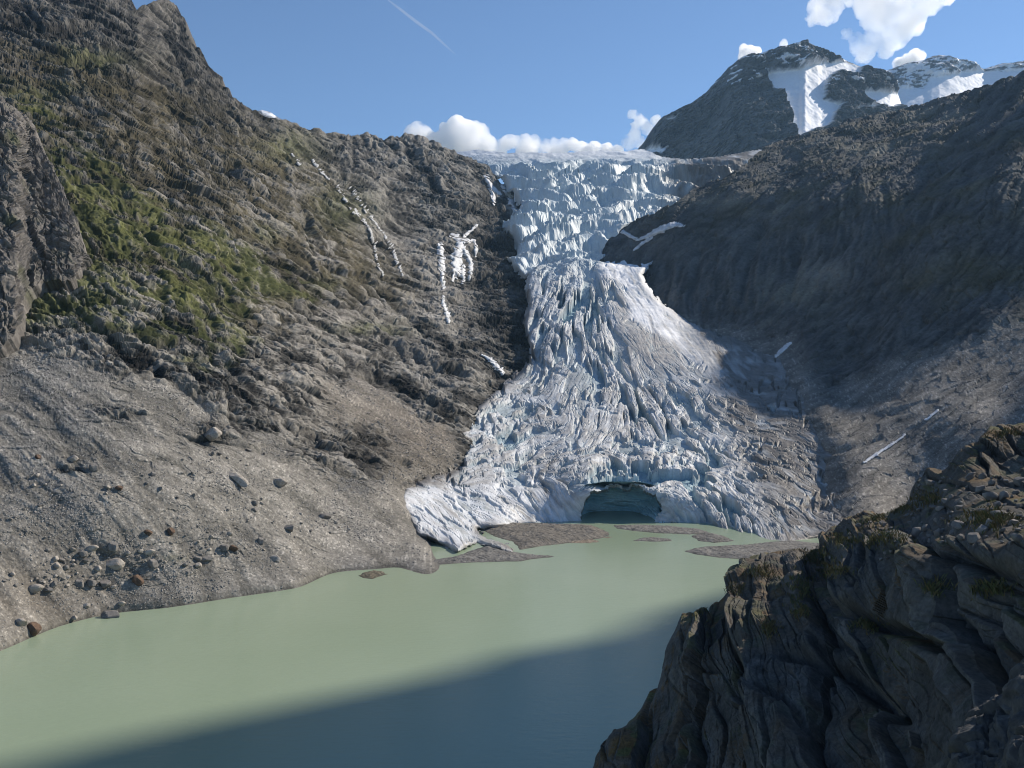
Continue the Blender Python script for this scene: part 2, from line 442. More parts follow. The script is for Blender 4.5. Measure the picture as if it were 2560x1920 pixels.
    wetrock = soft(fx+jit*.4, fy+jit*.3, [(478, 186), (505, 215), (520, 262), (545, 275), (545, 372), (510, 372), (490, 340), (452, 322), (447, 296), (470, 282), (474, 262), (480, 240)], 5)[:, None]
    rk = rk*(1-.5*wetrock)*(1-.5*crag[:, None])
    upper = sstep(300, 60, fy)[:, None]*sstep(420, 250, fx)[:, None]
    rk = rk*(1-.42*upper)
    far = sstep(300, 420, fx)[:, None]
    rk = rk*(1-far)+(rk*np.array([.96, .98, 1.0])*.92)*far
    pale = np.clip(bump2(fx, fy, 400, 300, 60, 60)*.4+bump2(fx, fy, 330, 325, 14, 6)+bump2(fx, fy, 440, 300, 25, 40)*.5+bump2(fx, fy, 430, 395, 50, 30)*.35+bump2(fx, fy, 462, 250, 30, 10)*.4, 0, 1)[:, None]*np.clip(.5+.6*sm, 0, 1)[:, None]
    rk = rk*(1-pale)+np.array([.34, .315, .28])*pale
    sp = (pnoise(P/np.maximum(1.6*pxm, .5)[:, None]) > .42)[:, None]
    t2 = np.clip(.5+.25*sm+.2*sb+.45*nz1+.3*nz2, 0, 1)[:, None]
    sc = np.array([.13, .122, .106])*(1-t2)+np.array([.235, .22, .194])*t2
    brown = np.clip(bump2(fx, fy, 420, 430, 60, 50)+bump2(fx, fy, 330, 400, 60, 50)*.6+bump2(fx, fy, 30, 600, 90, 40)*.5, 0, 1)[:, None]
    sc = sc*(1-.55*brown)+np.array([.125, .098, .072])*.55*brown
    sc = np.where(sp, sc*1.7, sc)
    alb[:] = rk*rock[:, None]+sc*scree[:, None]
    slope_up = 1-np.clip(np.abs(sm)*.35, 0, .6)
    gr = sstep(-10, 10, sdist(fx+jit, fy+jit, GRASS_POLY))*np.clip(.72+.9*nz1-.3*sf+.25*sm-.3*nz2-.9*(vb-.5)-.6*(vc-.5), 0, 1)
    ol = sstep(-25, 25, sdist(fx+jit, fy+jit, OLIVE_POLY))*np.clip(.72+.8*fbm(P/40+9, 4)-.25*sf-.7*(vb-.5)-.6*(vc-.5), 0, 1)
    patch = 0
    for c in ((265, 235, 14, 10), (320, 285, 14, 7), (90, 60, 40, 9), (30, 92, 45, 9), (248, 296, 12, 8), (190, 362, 16, 8), (200, 372, 10, 5), (172, 560, 20, 4), (345, 210, 30, 20), (290, 150, 30, 18), (370, 330, 35, 6)):
        patch = np.maximum(patch, bump2(fx+jit*.5, fy+jit*.3, *c))
    gr = np.clip(np.maximum(gr, patch*np.clip(.8+.7*nz2, 0, 1)*.75), 0, 1)*(1-.5*scree)
    gcol = np.array([.042, .05, .014])*(1-t)+np.array([.1, .108, .03])*t
    ocol = np.array([.05, .042, .022])*(1-t)+np.array([.1, .083, .045])*t
    ol = (ol*rock)[:, None]*.92
    alb = alb*(1-ol)+ocol*ol
    alb = alb*(1-.85*gr[:, None])+gcol*.85*gr[:, None]
    wet = sstep(1.6, .2, P2[:, 2])[:, None]
    alb = alb*(1-.4*wet)
    # whitewashed gully floors beside the falls
    Vd = P2.reshape(sh+(3,))
    G = {'px': px, 'py': py, 'V': Vd, 'xs': xs, 'zb': zbuf(Vd)}
    Vb = add_back(Vd, 14, 700, 420); nb = 14
    albb = np.concatenate([np.repeat(alb.reshape(sh+(3,))[:1], nb, 0), alb.reshape(sh+(3,))], 0)
    faces = grid_faces(*Vb.shape[:2])
    fs = np.concatenate([np.zeros(nb*sh[1]), scree])[faces].mean(1) > .5
    fg = (np.concatenate([np.zeros(nb*sh[1]), gr])[faces].mean(1) > .55) & ~fs
    Pv = Vb.reshape(-1, 3); al = albb.reshape(-1, 3)
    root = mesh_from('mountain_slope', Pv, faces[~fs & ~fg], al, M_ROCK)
    tag(root, 'sunlit brown mountain side rising left of the lake and glacier', 'mountain', kind='structure')
    s = mesh_from('scree_slope', Pv, faces[fs], al, M_SCREE, root); s['label'] = 'grey scree slope running down to the lake shore'
    s = mesh_from('grass_slope', Pv, faces[fg], al, M_GRASS, root); s['label'] = 'green alpine grass on the rock ledges'
    G['scree'] = scree.reshape(sh)
    return G

# ------------------------------------------------------------------ RIGHT VALLEY SIDE
B_CTRL = [(685, 552, zD(552, -4)), (740, 556, zD(556, -3)), (700, 546, zD(546, -4)), (660, 560, zD(560, -4)), (700, 570, zD(570, -3)), (760, 542, zD(542, -3)), (740, 515, 735), (770, 500, 740), (790, 530, 665), (835, 530, 615), (905, 500, 655), (720, 350, 1150),
          (690, 325, 1260), (665, 300, 1385), (645, 272, 1510), (610, 245, 1640), (640, 226, 1640), (660, 207, 1640), (700, 190, 1680), (760, 153, 1780), (820, 128, 1840), (900, 100, 1850), (960, 87, 1780), (1024, 70, 1650), (740, 195, 1570), (830, 165, 1560), (930, 140, 1520), (700, 225, 1550),
          (760, 300, 1225), (840, 300, 1110), (840, 395, 895), (900, 400, 805), (900, 300, 1010), (900, 200, 1250), (1000, 300, 900), (1000, 400, 735), (1000, 200, 1090), (1000, 130, 1340), (920, 460, 700), (980, 430, 690),
          (760, 230, 1455), (1100, 420, 620), (1100, 250, 980), (1100, 40, 1600), (1160, 40, 1450), (1160, 420, 560), (1100, 560, 460), (900, 600, 480), (760, 620, 420),
          (620, 300, 1440), (620, 400, 1060), (620, 480, 850), (640, 520, 760), (690, 400, 1010), (690, 460, 830), (720, 525, 710), (740, 470, 790), (600, 500, 830), (700, 500, 740), (740, 440, 830), (600, 560, 560)]
B_TOP = interp([(600, 262), (604, 252), (610, 243), (620, 228), (634, 220), (648, 215), (662, 209), (676, 204), (694, 191), (713, 183), (741, 168), (764, 151), (787, 139), (806, 137), (833, 128), (850, 120), (866, 116), (889, 111),
                (915, 106), (940, 100), (972, 91), (1000, 83), (1013, 78), (1024, 72), (1060, 30), (1160, -40)])
B_BOT = interp([(600, 575), (1160, 640)])
B_STROKES = [(1000, 100, 1, -.5), (900, 130, 1, -.35), (800, 170, 1, -.5), (720, 220, 1, -.5), (680, 230, 1, -.6), (760, 260, .2, 1), (860, 220, .3, 1), (700, 280, .2, 1), (780, 330, 1, -.9), (850, 300, 1, -.9), (950, 250, 1, -1),
             (1000, 200, 1, -1.2), (900, 380, 1, -.85), (820, 400, 1, -.8), (980, 350, 1, -.8), (900, 440, 1, -.75), (850, 480, 1, -.6), (780, 480, 1, .1), (740, 420, 1, .4), (760, 380, 1, .3), (760, 530, 1, -.1), (1000, 420, 1, -.8)]

def build_right():
    q = Q*1.1
    xs = np.concatenate([np.arange(600, 1034, q), np.arange(1034, 1161, 2.5)])
    g = Grain((590, -60, 1170, 660), 1., B_STROKES, 40.)
    fine = g.lic(21, .9, 11); mid = g.lic(22, 2.4, 24); big = g.lic(23, 6, 44)
    wig = lambda x: B_TOP(x)+1.2*fbm(np.stack([x/10, x*0+4, x*0], -1), 4)
    px, py = column_grid(xs, wig, B_BOT, q)
    sh = px.shape
    D = B_D(px, py)
    # nearer spur at the far right
    spur = [(1040, 60), (1022, 85), (1012, 104), (1000, 118), (985, 131), (965, 147), (945, 166), (925, 188), (905, 215), (880, 260), (900, 330), (1200, 330), (1200, 30)]
    D = D*(1-.07*sstep(-1.5, 3.5, sdist(px, py, spur)+2*pnoise(np.stack([px.ravel()/14, py.ravel()/14, 0*px.ravel()], -1)).reshape(sh))*sstep(300, 150, py))
    V = world(px, py, D); n = normals(V)
    fx, fy = px.ravel(), py.ravel(); P = V.reshape(-1, 3); pxm = D.ravel()/F
    sf, sm, sb = (g.at(i, fx, fy) for i in (fine, mid, big))
    nz1 = fbm(P/70+2, 5); nz2 = fbm(P/10+6, 3); nz3 = ridged(P/160+1, 4)
    jit = 10*nz1+5*nz2
    low = [(690, 320), (740, 330), (790, 330), (830, 400), (900, 360), (1000, 330), (1160, 300), (1160, 660), (560, 660), (560, 500)]
    scree = sstep(-12, 12, sdist(fx+jit, fy+jit, low))
    rock = 1-scree
    h = rock*(sf*.6+sm*1.0+sb*1.4+nz1*2.2)*pxm+scree*(sf*.3+sm*.5+sb*.7+nz1*1.4+nz2*.4)*pxm
    ud, vd = along(P+10*np.stack([nz1, nz1*0, nz2], -1), (-.55, -.6, -.6), (-.7, -.2, .68))
    gb, vb, tb = facets(ud/60, vd/17, 4); gc, vc, tc = facets(ud/17, vd/7, 5)
    h = h*.5+rock*((vb-.5)*3.2+tb*5-1.5*sstep(.12, 0, gb)+(vc-.5)*1.4+tc*2.6)+scree*((vc-.5)*.8+tc)
    h += nz3*pxm*(2.6*rock+1.0*scree)
    h += .4*fbm(P/np.maximum(2.6*pxm, .5)[:, None], 2)*pxm*(.5*rock+.3*scree)
    # gullies of the big shaded wall
    for line, wd, dep in (([(762, 225), (748, 262), (742, 300)], 5, 6), ([(800, 240), (790, 300)], 4, 4), ([(700, 250), (690, 300)], 4, 4), ([(790, 462), (850, 448), (880, 438)], 2.5, 3), ([(880, 330), (850, 352), (810, 380)], 3, 3)):
        h -= dep*pxm*np.exp(-(ldist(fx, fy, line)/wd)**2)
    calm = sstep(-.2, 14, P[:, 2])*.9+.1
    Vd = V+n*(h*calm).reshape(sh)[..., None]
    P2 = Vd.reshape(-1, 3)
    t = np.clip(.5+.3*sf+.3*nz2+.3*nz1, 0, 1)[:, None]
    rk = np.array([.055, .056, .056])*(1-t)+np.array([.12, .12, .115])*t
    sc = np.array([.13, .12, .105])*(1-t)+np.array([.24, .222, .195])*t
    sp = (pnoise(P/np.maximum(1.6*pxm, .5)[:, None]) > .45)[:, None]
    sc = np.where(sp, sc*1.8, sc)
    alb = rk*rock[:, None]+sc*scree[:, None]
    ol = np.clip(.2+.9*fbm(P/60+9, 4), 0, 1)*np.maximum(soft(fx, fy, [(760, 150), (1024, 70), (1160, 60), (1160, 320), (980, 330), (900, 300), (860, 230), (700, 230), (660, 215)], 20), bump2(fx, fy, 800, 300, 40, 30))
    ocol = np.array([.075, .066, .03])*(1-t)+np.array([.115, .1, .05])*t
    alb = alb*(1-ol[:, None]*.75)+ocol*ol[:, None]*.75
    pale = np.clip(bump2(fx, fy, 850, 150, 60, 10)+bump2(fx, fy, 930, 115, 40, 9)+bump2(fx, fy, 760, 205, 40, 10)+bump2(fx, fy, 720, 205, 25, 6)+bump2(fx, fy, 800, 290, 45, 16)*.8+bump2(fx, fy, 820, 272, 22, 10), 0, 1)[:, None]*np.clip(.55+.7*sm, 0, 1)[:, None]
    alb = alb*(1-pale*.7)+np.array([.26, .24, .19])*pale*.7
    dark = np.clip(bump2(fx, fy, 690, 225, 22, 9), 0, 1)[:, None]*.3
    alb = alb*(1-dark)
    wet = sstep(1.2, .1, P2[:, 2])[:, None]; alb *= 1-.35*wet
    Vb = add_back(P2.reshape(sh+(3,)), 14, 500, 300)
    al = np.concatenate([np.repeat(alb.reshape(sh+(3,))[:1], 14, 0), alb.reshape(sh+(3,))], 0).reshape(-1, 3)
    faces = grid_faces(*Vb.shape[:2]); Pv = Vb.reshape(-1, 3)
    fs = np.concatenate([np.zeros(14*sh[1]), scree])[faces].mean(1) > .5
    root = mesh_from('mountain_slope', Pv, faces[~fs], al, M_ROCK)
    tag(root, 'dark shaded mountain side rising right of the glacier', 'mountain', kind='structure')
    s = mesh_from('moraine', Pv, faces[fs], al, M_SCREE, root); s['label'] = 'shaded grey moraine and scree at the foot of the slope'
    return {'px': px, 'py': py, 'V': P2.reshape(sh+(3,)), 'xs': xs, 'zb': zbuf(P2)}

# ------------------------------------------------------------------ GLACIER
G_OUT = [(440, 155), (456, 152.5), (477, 150), (509, 153), (556, 153), (602, 150.5), (625, 151), (644, 149), (662, 157), (685, 160), (720, 157), (764, 149), (800, 146), (800, 190), (720, 215), (690, 222), (655, 226), (634, 231), (618, 238), (612, 247), (606, 258),
         (625, 261), (643, 264), (655, 259), (648, 267), (643, 275), (648, 286), (660, 300), (678, 315), (694, 325), (720, 336), (748, 341), (780, 351), (805, 378), (825, 418), (845, 462), (860, 500), (842, 530), (800, 543), (765, 550), (742, 545), (726, 539), (708, 532), (690, 529), (664, 526),
         (583, 526), (556, 527), (530, 526), (509, 526), (477, 529), (486, 536), (502, 541), (514, 547), (519, 553), (510, 553), (500, 549), (488, 544), (477, 541), (466, 547), (458, 552), (445, 543), (430, 539), (417, 535), (410, 523), (400, 505), (400, 494), (405, 486), (444, 473), (463, 464), (458, 444), (456, 421),
         (486, 398), (509, 380), (523, 366), (532, 352), (527, 338), (523, 324), (528, 301), (525, 287), (528, 275), (514, 269), (504, 262), (514, 252), (521, 241), (507, 238), (500, 227), (514, 218), (523, 204), (512, 193), (503, 183), (491, 174), (474, 165)]
G_CTRL = [(440, 155, 2620), (480, 154, 2560), (560, 154, 2500), (640, 151, 2560), (700, 160, 2400), (780, 148, 2500), (560, 170, 2320), (640, 172, 2280), (700, 178, 2240), (780, 180, 2250), (490, 172, 2340), (500, 176, 2290), (560, 190, 2150), (520, 200, 2060), (640, 195, 2080), (690, 190, 2170), (560, 210, 1970), (510, 222, 1890), (620, 215, 1900),
          (560, 230, 1790), (520, 245, 1690), (620, 232, 1790), (680, 220, 1920), (510, 262, 1600), (560, 260, 1550), (605, 260, 1530), (650, 264, 1475), (530, 290, 1400), (560, 290, 1370), (600, 290, 1350), (640, 285, 1370), (560, 320, 1235), (600, 320, 1220), (650, 310, 1260), (690, 326, 1215), (530, 345, 1160), (560, 350, 1115), (600, 350, 1100), (660, 350, 1095), (720, 340, 1130), (770, 354, 1080),
          (510, 380, 1040), (560, 384, 1000), (620, 384, 985), (700, 384, 960), (780, 380, 960), (480, 405, 930), (560, 420, 890), (640, 420, 880), (720, 420, 860), (800, 420, 840), (462, 425, 865), (470, 450, 800), (540, 455, 800), (620, 452, 792), (700, 455, 780), (780, 460, 760), (830, 470, 735),
          (590, 470, 730), (650, 470, 730), (590, 484, 692), (650, 486, 692), (590, 505, 690), (650, 505, 690), (590, 526, 688), (655, 526, 680), (560, 490, 706), (560, 510, 690), (560, 526, 680), (690, 487, 700), (690, 510, 684), (695, 528, 674), (740, 500, 690), (730, 535, 640), (790, 500, 682), (770, 548, 590), (830, 510, 655), (820, 530, 620), (820, 385, 925), (850, 420, 808), (880, 460, 706), (890, 500, 645), (855, 530, 600),
          (405, 488, 668), (440, 476, 715), (470, 474, 738), (410, 510, 632), (440, 500, 668), (480, 500, 680), (520, 500, 695), (440, 530, 604), (480, 526, 640), (520, 522, 676), (470, 545, 566), (500, 542, 575), (518, 552, 556), (520, 475, 745)]
G_D = TPS(G_CTRL, 1e-3)
for _x, _y, _f in ((780, 351, .985), (805, 378, .985), (825, 418, .985), (845, 462, .985), (860, 500, .985), (750, 375, 1.05), (770, 410, 1.05), (795, 455, 1.05), (808, 495, 1.05)):
    B_CTRL.append((_x, _y, float(G_D(np.array([_x]), np.array([_y]))[0])*_f))
B_D = TPS(B_CTRL, 2e-3)
CAVE = [(584, 529), (581, 518), (582, 507), (585, 499), (589, 494), (592, 489), (600, 488), (606, 485), (618, 484), (630, 486), (639, 485.5), (647, 489), (655, 493), (660, 500), (662, 508), (657, 516), (652, 521), (648, 529)]
G_STROKES = [(470, 158, 1, .1), (520, 168, 1, .05), (600, 168, 1, 0), (680, 172, 1, -.1), (540, 182, 1, .1), (640, 184, 1, 0), (520, 212, 1, -.35), (580, 205, 1, .1), (610, 225, 1, .1), (560, 235, 1, -.3), (530, 255, 1, -.2), (600, 250, 1, .2),
             (545, 285, -.4, 1), (550, 305, -.25, 1), (580, 300, -.15, 1), (600, 295, .1, 1), (620, 300, .3, 1), (640, 330, .6, 1), (650, 285, .5, 1), (680, 330, 1, .9), (700, 360, 1, .75), (540, 340, -.35, 1), (560, 340, -.1, 1), (590, 340, .3, 1),
             (570, 375, -.6, 1), (600, 360, .5, 1), (620, 375, .55, 1), (650, 360, .9, 1), (480, 408, 1, -.42), (500, 440, 1, -.35), (475, 460, 1, -.15), (520, 400, 1, -.5), (540, 425, 1, -.4), (560, 450, 1, -.3), (530, 475, 1, -.15), (590, 425, -.1, 1),
             (612, 410, -.2, 1), (630, 410, -.05, 1), (650, 410, .15, 1), (668, 410, .4, 1), (690, 415, .8, 1), (710, 425, 1, .7), (590, 465, 1, -.28), (620, 458, 1, 0), (655, 460, 1, .05), (690, 468, 1, .28), (720, 480, 1, .42), (620, 478, 1, 0),
             (740, 450, 1, .35), (770, 430, 1, .3), (760, 495, 1, .5), (800, 480, 1, .45), (700, 500, .8, 1), (722, 515, .5, 1), (745, 530, .7, 1), (420, 495, 1, .1), (420, 515, .8, .5), (450, 505, 1, .5), (480, 500, 1, .35), (520, 510, .7, .7), (550, 505, .5, 1), (490, 540, 1, .6), (460, 540, .8, .7)]

LEDGES = (([(575, 165), (600, 160), (640, 164), (690, 160), (745, 160)], 1.0), ([(545, 178), (578, 171), (608, 173), (650, 176), (700, 175), (730, 177)], 1.0), ([(535, 190), (577, 183), (605, 181), (628, 186), (650, 184), (680, 182)], .9),
          ([(555, 196), (580, 194), (615, 198), (640, 200)], .7), ([(520, 214), (545, 213), (590, 212)], 1.1), ([(560, 203), (585, 205), (615, 207)], .6), ([(500, 234), (525, 239), (546, 236), (570, 232), (600, 235)], 1.0), ([(505, 226), (530, 224), (550, 222)], .7), ([(530, 252), (560, 256), (590, 250), (606, 252)], .9), ([(560, 243), (590, 242), (608, 240)], .6))
def build_glacier():
    q = .62*Q
    xs = np.arange(398, 898, q); ys = np.arange(146, 556, q)
    px, py = np.meshgrid(xs, ys); 
    xs = np.arange(398, 898, q); px, py = np.meshgrid(xs, ys)
    sh = px.shape
    g = Grain((380, 130, 915, 570), .55, G_STROKES, 13.)
    fine = g.lic(41, .45, 4.5); mid = g.lic(42, 1.0, 9); big = g.lic(43, 2.1, 15); huge = g.lic(44, 4.5, 24); crs = g.lic(45, 1.1, 7, 1.25); crs2 = g.lic(46, 1.9, 11, 1.75)
    fx, fy = px.ravel(), py.ravel()
    D0 = G_D(px, py)
    d = sdist(fx, fy, G_OUT).reshape(sh)
    r = np.clip(1-d/5, 0, 1)
    top = sstep(160, 152, py)
    r2 = np.clip(1-d/12, 0, 1)*((px > 715) & (py > 330) & (py < 545))
    D = D0*(1+np.where(px > 700, .008, .022)*r*r*(1-top)+.006*r2*r2)
    V = world(px, py, D)
    P = V.reshape(-1, 3); pxm = D.ravel()/F
    sf, sm, sb, sh_, sc1, sc2 = (g.at(i, fx, fy) for i in (fine, mid, big, huge, crs, crs2))
    nz1 = fbm(P/45+2, 4); nz2 = fbm(P/7+6, 3); nz3 = fbm(P/140+3, 3)
    # where the ice is broken, and how strongly
    ice = sstep(300, 240, fy+15*nz1+6*nz2+.25*(fx-560)*(fx > 590))
    fan = soft(fx, fy, [(600, 258), (655, 258), (646, 272), (665, 300), (700, 330), (735, 372), (715, 378), (668, 340), (630, 318), (625, 285), (600, 275)], 5)
    dirt = np.clip(bump2(fx, fy, 655, 350, 38, 22)*1.2+bump2(fx, fy, 632, 315, 14, 18)*.8, 0, 1)
    am = .15+1.4*bump2(fx, fy, 575, 305, 38, 28)+.9*bump2(fx, fy, 608, 365, 22, 22)+1.2*bump2(fx, fy, 650, 410, 45, 22)+1.3*bump2(fx, fy, 630, 465, 60, 16)+.7*bump2(fx, fy, 500, 435, 45, 40)+1.2*bump2(fx, fy, 725, 488, 55, 42)+.12*bump2(fx, fy, 465, 510, 60, 25)+.8*bump2(fx, fy, 545, 470, 22, 14)+.6*bump2(fx, fy, 550, 340, 15, 40)
    am = am*(1-.8*dirt)*(1-.75*fan)*(1-ice)
    right = sstep(0, 55, fx-np.interp(fy, [300, 340, 380, 420, 470, 550], [645, 672, 690, 702, 725, 755]))
    am *= 1-.55*right
    swell = .35*sm+.75*sb+.3*sh_
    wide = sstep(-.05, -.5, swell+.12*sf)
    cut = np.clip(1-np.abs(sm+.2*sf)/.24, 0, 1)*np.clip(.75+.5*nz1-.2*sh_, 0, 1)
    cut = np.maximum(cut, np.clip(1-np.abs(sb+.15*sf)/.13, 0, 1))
    cross = np.maximum(sstep(-.75, -1.25, sc1)*.8, sstep(-.7, -1.2, sc2))*np.clip(-.05+1.3*fbm(P/60+41, 3)+.3*am, 0, 1.)*(1-ice)
    crev = np.maximum(wide*np.clip(am, 0, 1.5), cross*.75*(1-.7*dirt)*(1-.7*fan))
    z = -crev*8.0*pxm-cut*(.35+.55*np.clip(am, 0, 1))*1.7*pxm*(1-.6*dirt)*(1-.5*fan)*(1-ice)+np.clip(swell, 0, 1.5)*am*.55*pxm+(sh_*(.35+.5*np.clip(am, 0, 1))+.45*sc2*np.clip(am, .1, 1))*pxm*(1-ice)+(sf*.2+nz2*.35)*pxm*(.5+.5*am)*(1-ice)+nz1*1.4*pxm
    # icefall: broken steps and seracs
    zz = P[:, 2]
    def stair(zv, step, w, ns):
        qv = zv/step+ns
        f = np.floor(qv); t = sstep(.5-w, .5+w, qv-f)
        return (f+t-qv)*step
    n_s = 1.0*fbm(np.stack([P[:, 0]/230, P[:, 1]/500, P[:, 2]/300], -1), 3)+.10*fbm(np.stack([P[:, 0]/45, P[:, 1]/200, P[:, 2]/200], -1)+7, 3)
    gq, cv, ct = facets(P[:, 0]/34+.6*nz1, zz/16+.5*nz1+.3*nz2, 7); gr_, cv2, ct2 = facets(P[:, 0]/9+.5*nz2, zz/6+.5*nz2, 8)
    rub = fbm(np.stack([P[:, 0]/13, P[:, 1]/20, P[:, 2]/13], -1)+1, 5); rug = ridged(np.stack([P[:, 0]/22, P[:, 1]/30, P[:, 2]/22], -1)+4, 4)
    st = stair(zz, 46, .22, 1.4*n_s)+.5*stair(zz, 18, .2, 1.5*fbm(np.stack([P[:, 0]/190, P[:, 1]/400, P[:, 2]/90], -1)+3, 3)+.25*rub)
    led = 0
    lx = fx+2.0*nz2; ly = fy+1.6*fbm(np.stack([P[:, 0]/30, P[:, 1]/30, P[:, 2]/60], -1)+5, 3)
    for line, am_ in LEDGES:
        la = np.array(line, float)
        dy = ly-np.interp(lx, la[:, 0], la[:, 1])
        win = sstep(la[0, 0]-4, la[0, 0]+5, lx)*sstep(la[-1, 0]+4, la[-1, 0]-5, lx)
        led = led+am_*win*(np.where(dy < 0, np.clip(1+dy/6, 0, 1), 0)-np.where(dy >= 0, sstep(0, 2.2, dy)*np.clip(1-(dy-2.2)/9, 0, 1), 0))
    broken = np.clip(.35+1.1*fbm(P/120+12, 3)+.5*bump2(fx, fy, 540, 235, 40, 25), .08, 1.2)
    z += ice*(st*1.0+led*pxm*5.0+(cv2-.5)*1.4*broken+nz3*9+rub*2.6*broken+rug*3.0*broken)*sstep(156, 172, fy)
    V[..., 2] += z.reshape(sh)
    V[..., 1] -= (ice*((cv-.5)*3-1*sstep(.06, 0, gq)+((cv2-.5)*2+ct2*1.5-1.0*sstep(.14, 0, gr_)+rub*4.5+rug*3)*broken)*sstep(156, 172, fy)).reshape(sh)
    # cave brow: bergschrund arcs sag, front wall stays upright
    P = V.reshape(-1, 3)
    # own colours, with shade darkened into the crevasses
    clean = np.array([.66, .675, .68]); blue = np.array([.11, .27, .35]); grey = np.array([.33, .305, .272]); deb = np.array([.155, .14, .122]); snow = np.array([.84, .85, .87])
    t = np.clip(.55+.35*sm+.3*sf, 0, 1)[:, None]
    deep = np.clip(crev*.85+.5*cut*(1-ice)+ice*np.clip(.3-(cv-.4), 0, 1)*.3+ice*.15, 0, 1)[:, None]  # cracks: blue ice, painted darker still to deepen their shade
    alb = clean*(.82+.18*t)
    film = np.clip(.55+.55*nz1+.3*nz2+.35*sf-.1*sm, 0, 1)[:, None]*(1-ice)[:, None]
    film = film*(1-.5*bump2(fx, fy, 575, 310, 45, 40))[:, None]
    alb = alb*(1-film*.7)+grey*film*.7
    alb = alb*(1-dirt[:, None]*.75)+np.array([.36, .335, .305])*dirt[:, None]*.75
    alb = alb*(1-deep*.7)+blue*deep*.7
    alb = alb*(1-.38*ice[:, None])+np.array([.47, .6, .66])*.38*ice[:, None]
    fanc = (fan*np.clip(.75+.6*nz1+.25*sm, 0, 1))[:, None]
    alb = alb*(1-fanc)+snow*fanc
    toe = (soft(fx, fy, [(400, 480), (560, 480), (560, 530), (520, 555), (400, 555)], 8)*np.clip(.7+.5*sm+.5*nz1, 0, 1))[:, None]
    alb = alb*(1-.55*toe)+np.array([.72, .73, .75])*.55*toe
    tops = (ice*sstep(164, 152, fy))[:, None]
    alb = alb*(1-.7*tops)+snow*.7*tops
    dd = np.clip(right*1.0+.45*nz1*right+.3*sm*right, 0, 1)
    edge = np.clip(1-d.ravel()/9, 0, 1)*(1-ice)*(fx < 560)*(fy > 290)
    dd = np.maximum(dd, np.clip(edge*.8+edge*nz1, 0, 1))
    dd = np.maximum(dd, bump2(fx, fy, 432, 480, 34, 7)*np.clip(.8+nz2, 0, 1))
    dd = np.maximum(dd, np.clip(1.25-d.ravel()/13, 0, 1)*(fx > 700)*(fy > 330)*(fy < 538))
    line = np.exp(-(ldist(fx+4*nz1, fy+3*nz1, [(558, 462), (540, 478), (548, 492), (560, 505)])/2.2)**2)*.6
    dd = np.maximum(dd, line)[:, None]
    alb = alb*(1-dd)+deb*(1+.35*nz2[:, None])*dd
    faces = grid_faces(*sh)
    cx = fx[faces].mean(1); cy = fy[faces].mean(1)
    jit = (1.6*nz2+1.0*sf)[faces].mean(1)*.8
    ins = (sdist(cx, cy, G_OUT)+jit*(cy > 160) > 0) & ~inpoly(cx+jit*.5, cy+jit*.4, CAVE)
    faces = faces[ins]; cx, cy = cx[ins], cy[ins]; jit = jit[ins]
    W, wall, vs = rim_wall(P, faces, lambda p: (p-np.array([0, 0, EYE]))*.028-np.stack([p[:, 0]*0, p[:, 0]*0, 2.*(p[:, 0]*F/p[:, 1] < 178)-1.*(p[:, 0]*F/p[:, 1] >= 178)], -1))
    alb = np.concatenate([alb, np.where((vs % sh[1]*q+398 > 690)[:, None], deb*.6, alb[vs])])  # right rim wall: debris colour darkened to offset the sun on it
    is_fall = ice[faces].mean(1) > .55
    is_fan = (fan[faces].mean(1) > .55) & ~is_fall
    is_toe = inpoly(cx+jit*3, cy+jit*3, [(390, 477), (555, 482), (566, 528), (520, 560), (390, 560)]) & ~is_fall
    root = empty('glacier', (0, 690, 0))
    tag(root, 'crevassed white and blue glacier flowing down the valley into the lake', 'glacier')
    root_inv = Matrix.Translation((0, -690, 0))
    def part(name, fc, mat, lab):
        o = mesh_from(name, W+np.array([0, -690, 0]), fc, alb, mat, root); o['label'] = lab
        return o
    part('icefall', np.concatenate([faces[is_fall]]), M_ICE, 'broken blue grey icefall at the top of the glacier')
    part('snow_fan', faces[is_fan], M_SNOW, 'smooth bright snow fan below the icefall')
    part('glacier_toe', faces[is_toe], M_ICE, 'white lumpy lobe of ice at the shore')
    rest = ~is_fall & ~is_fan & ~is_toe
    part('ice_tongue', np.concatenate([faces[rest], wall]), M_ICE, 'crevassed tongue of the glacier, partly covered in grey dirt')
    # cave: a hollow behind the brow
    xs2 = np.arange(572, 674, q); ys2 = np.arange(476, 540, q)
    cxg, cyg = np.meshgrid(xs2, ys2); s2 = cxg.shape
    cd = sdist(cxg.ravel(), cyg.ravel(), [(579, 489), (586, 484), (602, 482), (640, 482), (658, 486), (666, 497), (667, 512), (662, 545), (580, 545)]).reshape(s2)
    rec = np.sqrt(np.clip(1-(1-np.clip(cd/11, 0, 1))**2, 0, 1))*34+np.clip(cd/26, 0, 1)*14
    Dc = 697+rec
    Vc = world(cxg, cyg, Dc); Pc = Vc.reshape(-1, 3)
    sc = fbm(np.stack([Pc[:, 0]/22, Pc[:, 1]/22, Pc[:, 2]/6], -1), 4); fl = ridged(np.stack([Pc[:, 0]/30, Pc[:, 1]/30, Pc[:, 2]/4.5+Pc[:, 0]/40], -1), 3)
    Pc[:, 1] -= 5*sc+2.5*fl
    rub = bump2(cxg.ravel(), cyg.ravel(), 650, 514, 12, 8)*(1+.6*fbm(Pc/2.5, 3))
    Pc[:, 1] -= 58*np.clip(rub, 0, 1.2)
    tt = np.clip(.5+.5*sc+.25*fl, 0, 1)[:, None]
    ac = np.array([.24, .49, .58])*(1-tt)+np.array([.5, .73, .79])*tt
    ac = ac+np.array([.3, .33, .33])*np.clip(rub, 0, 1)[:, None]*.7
    cf = grid_faces(*s2); cf = cf[cd.ravel()[cf].min(1) > -.5]
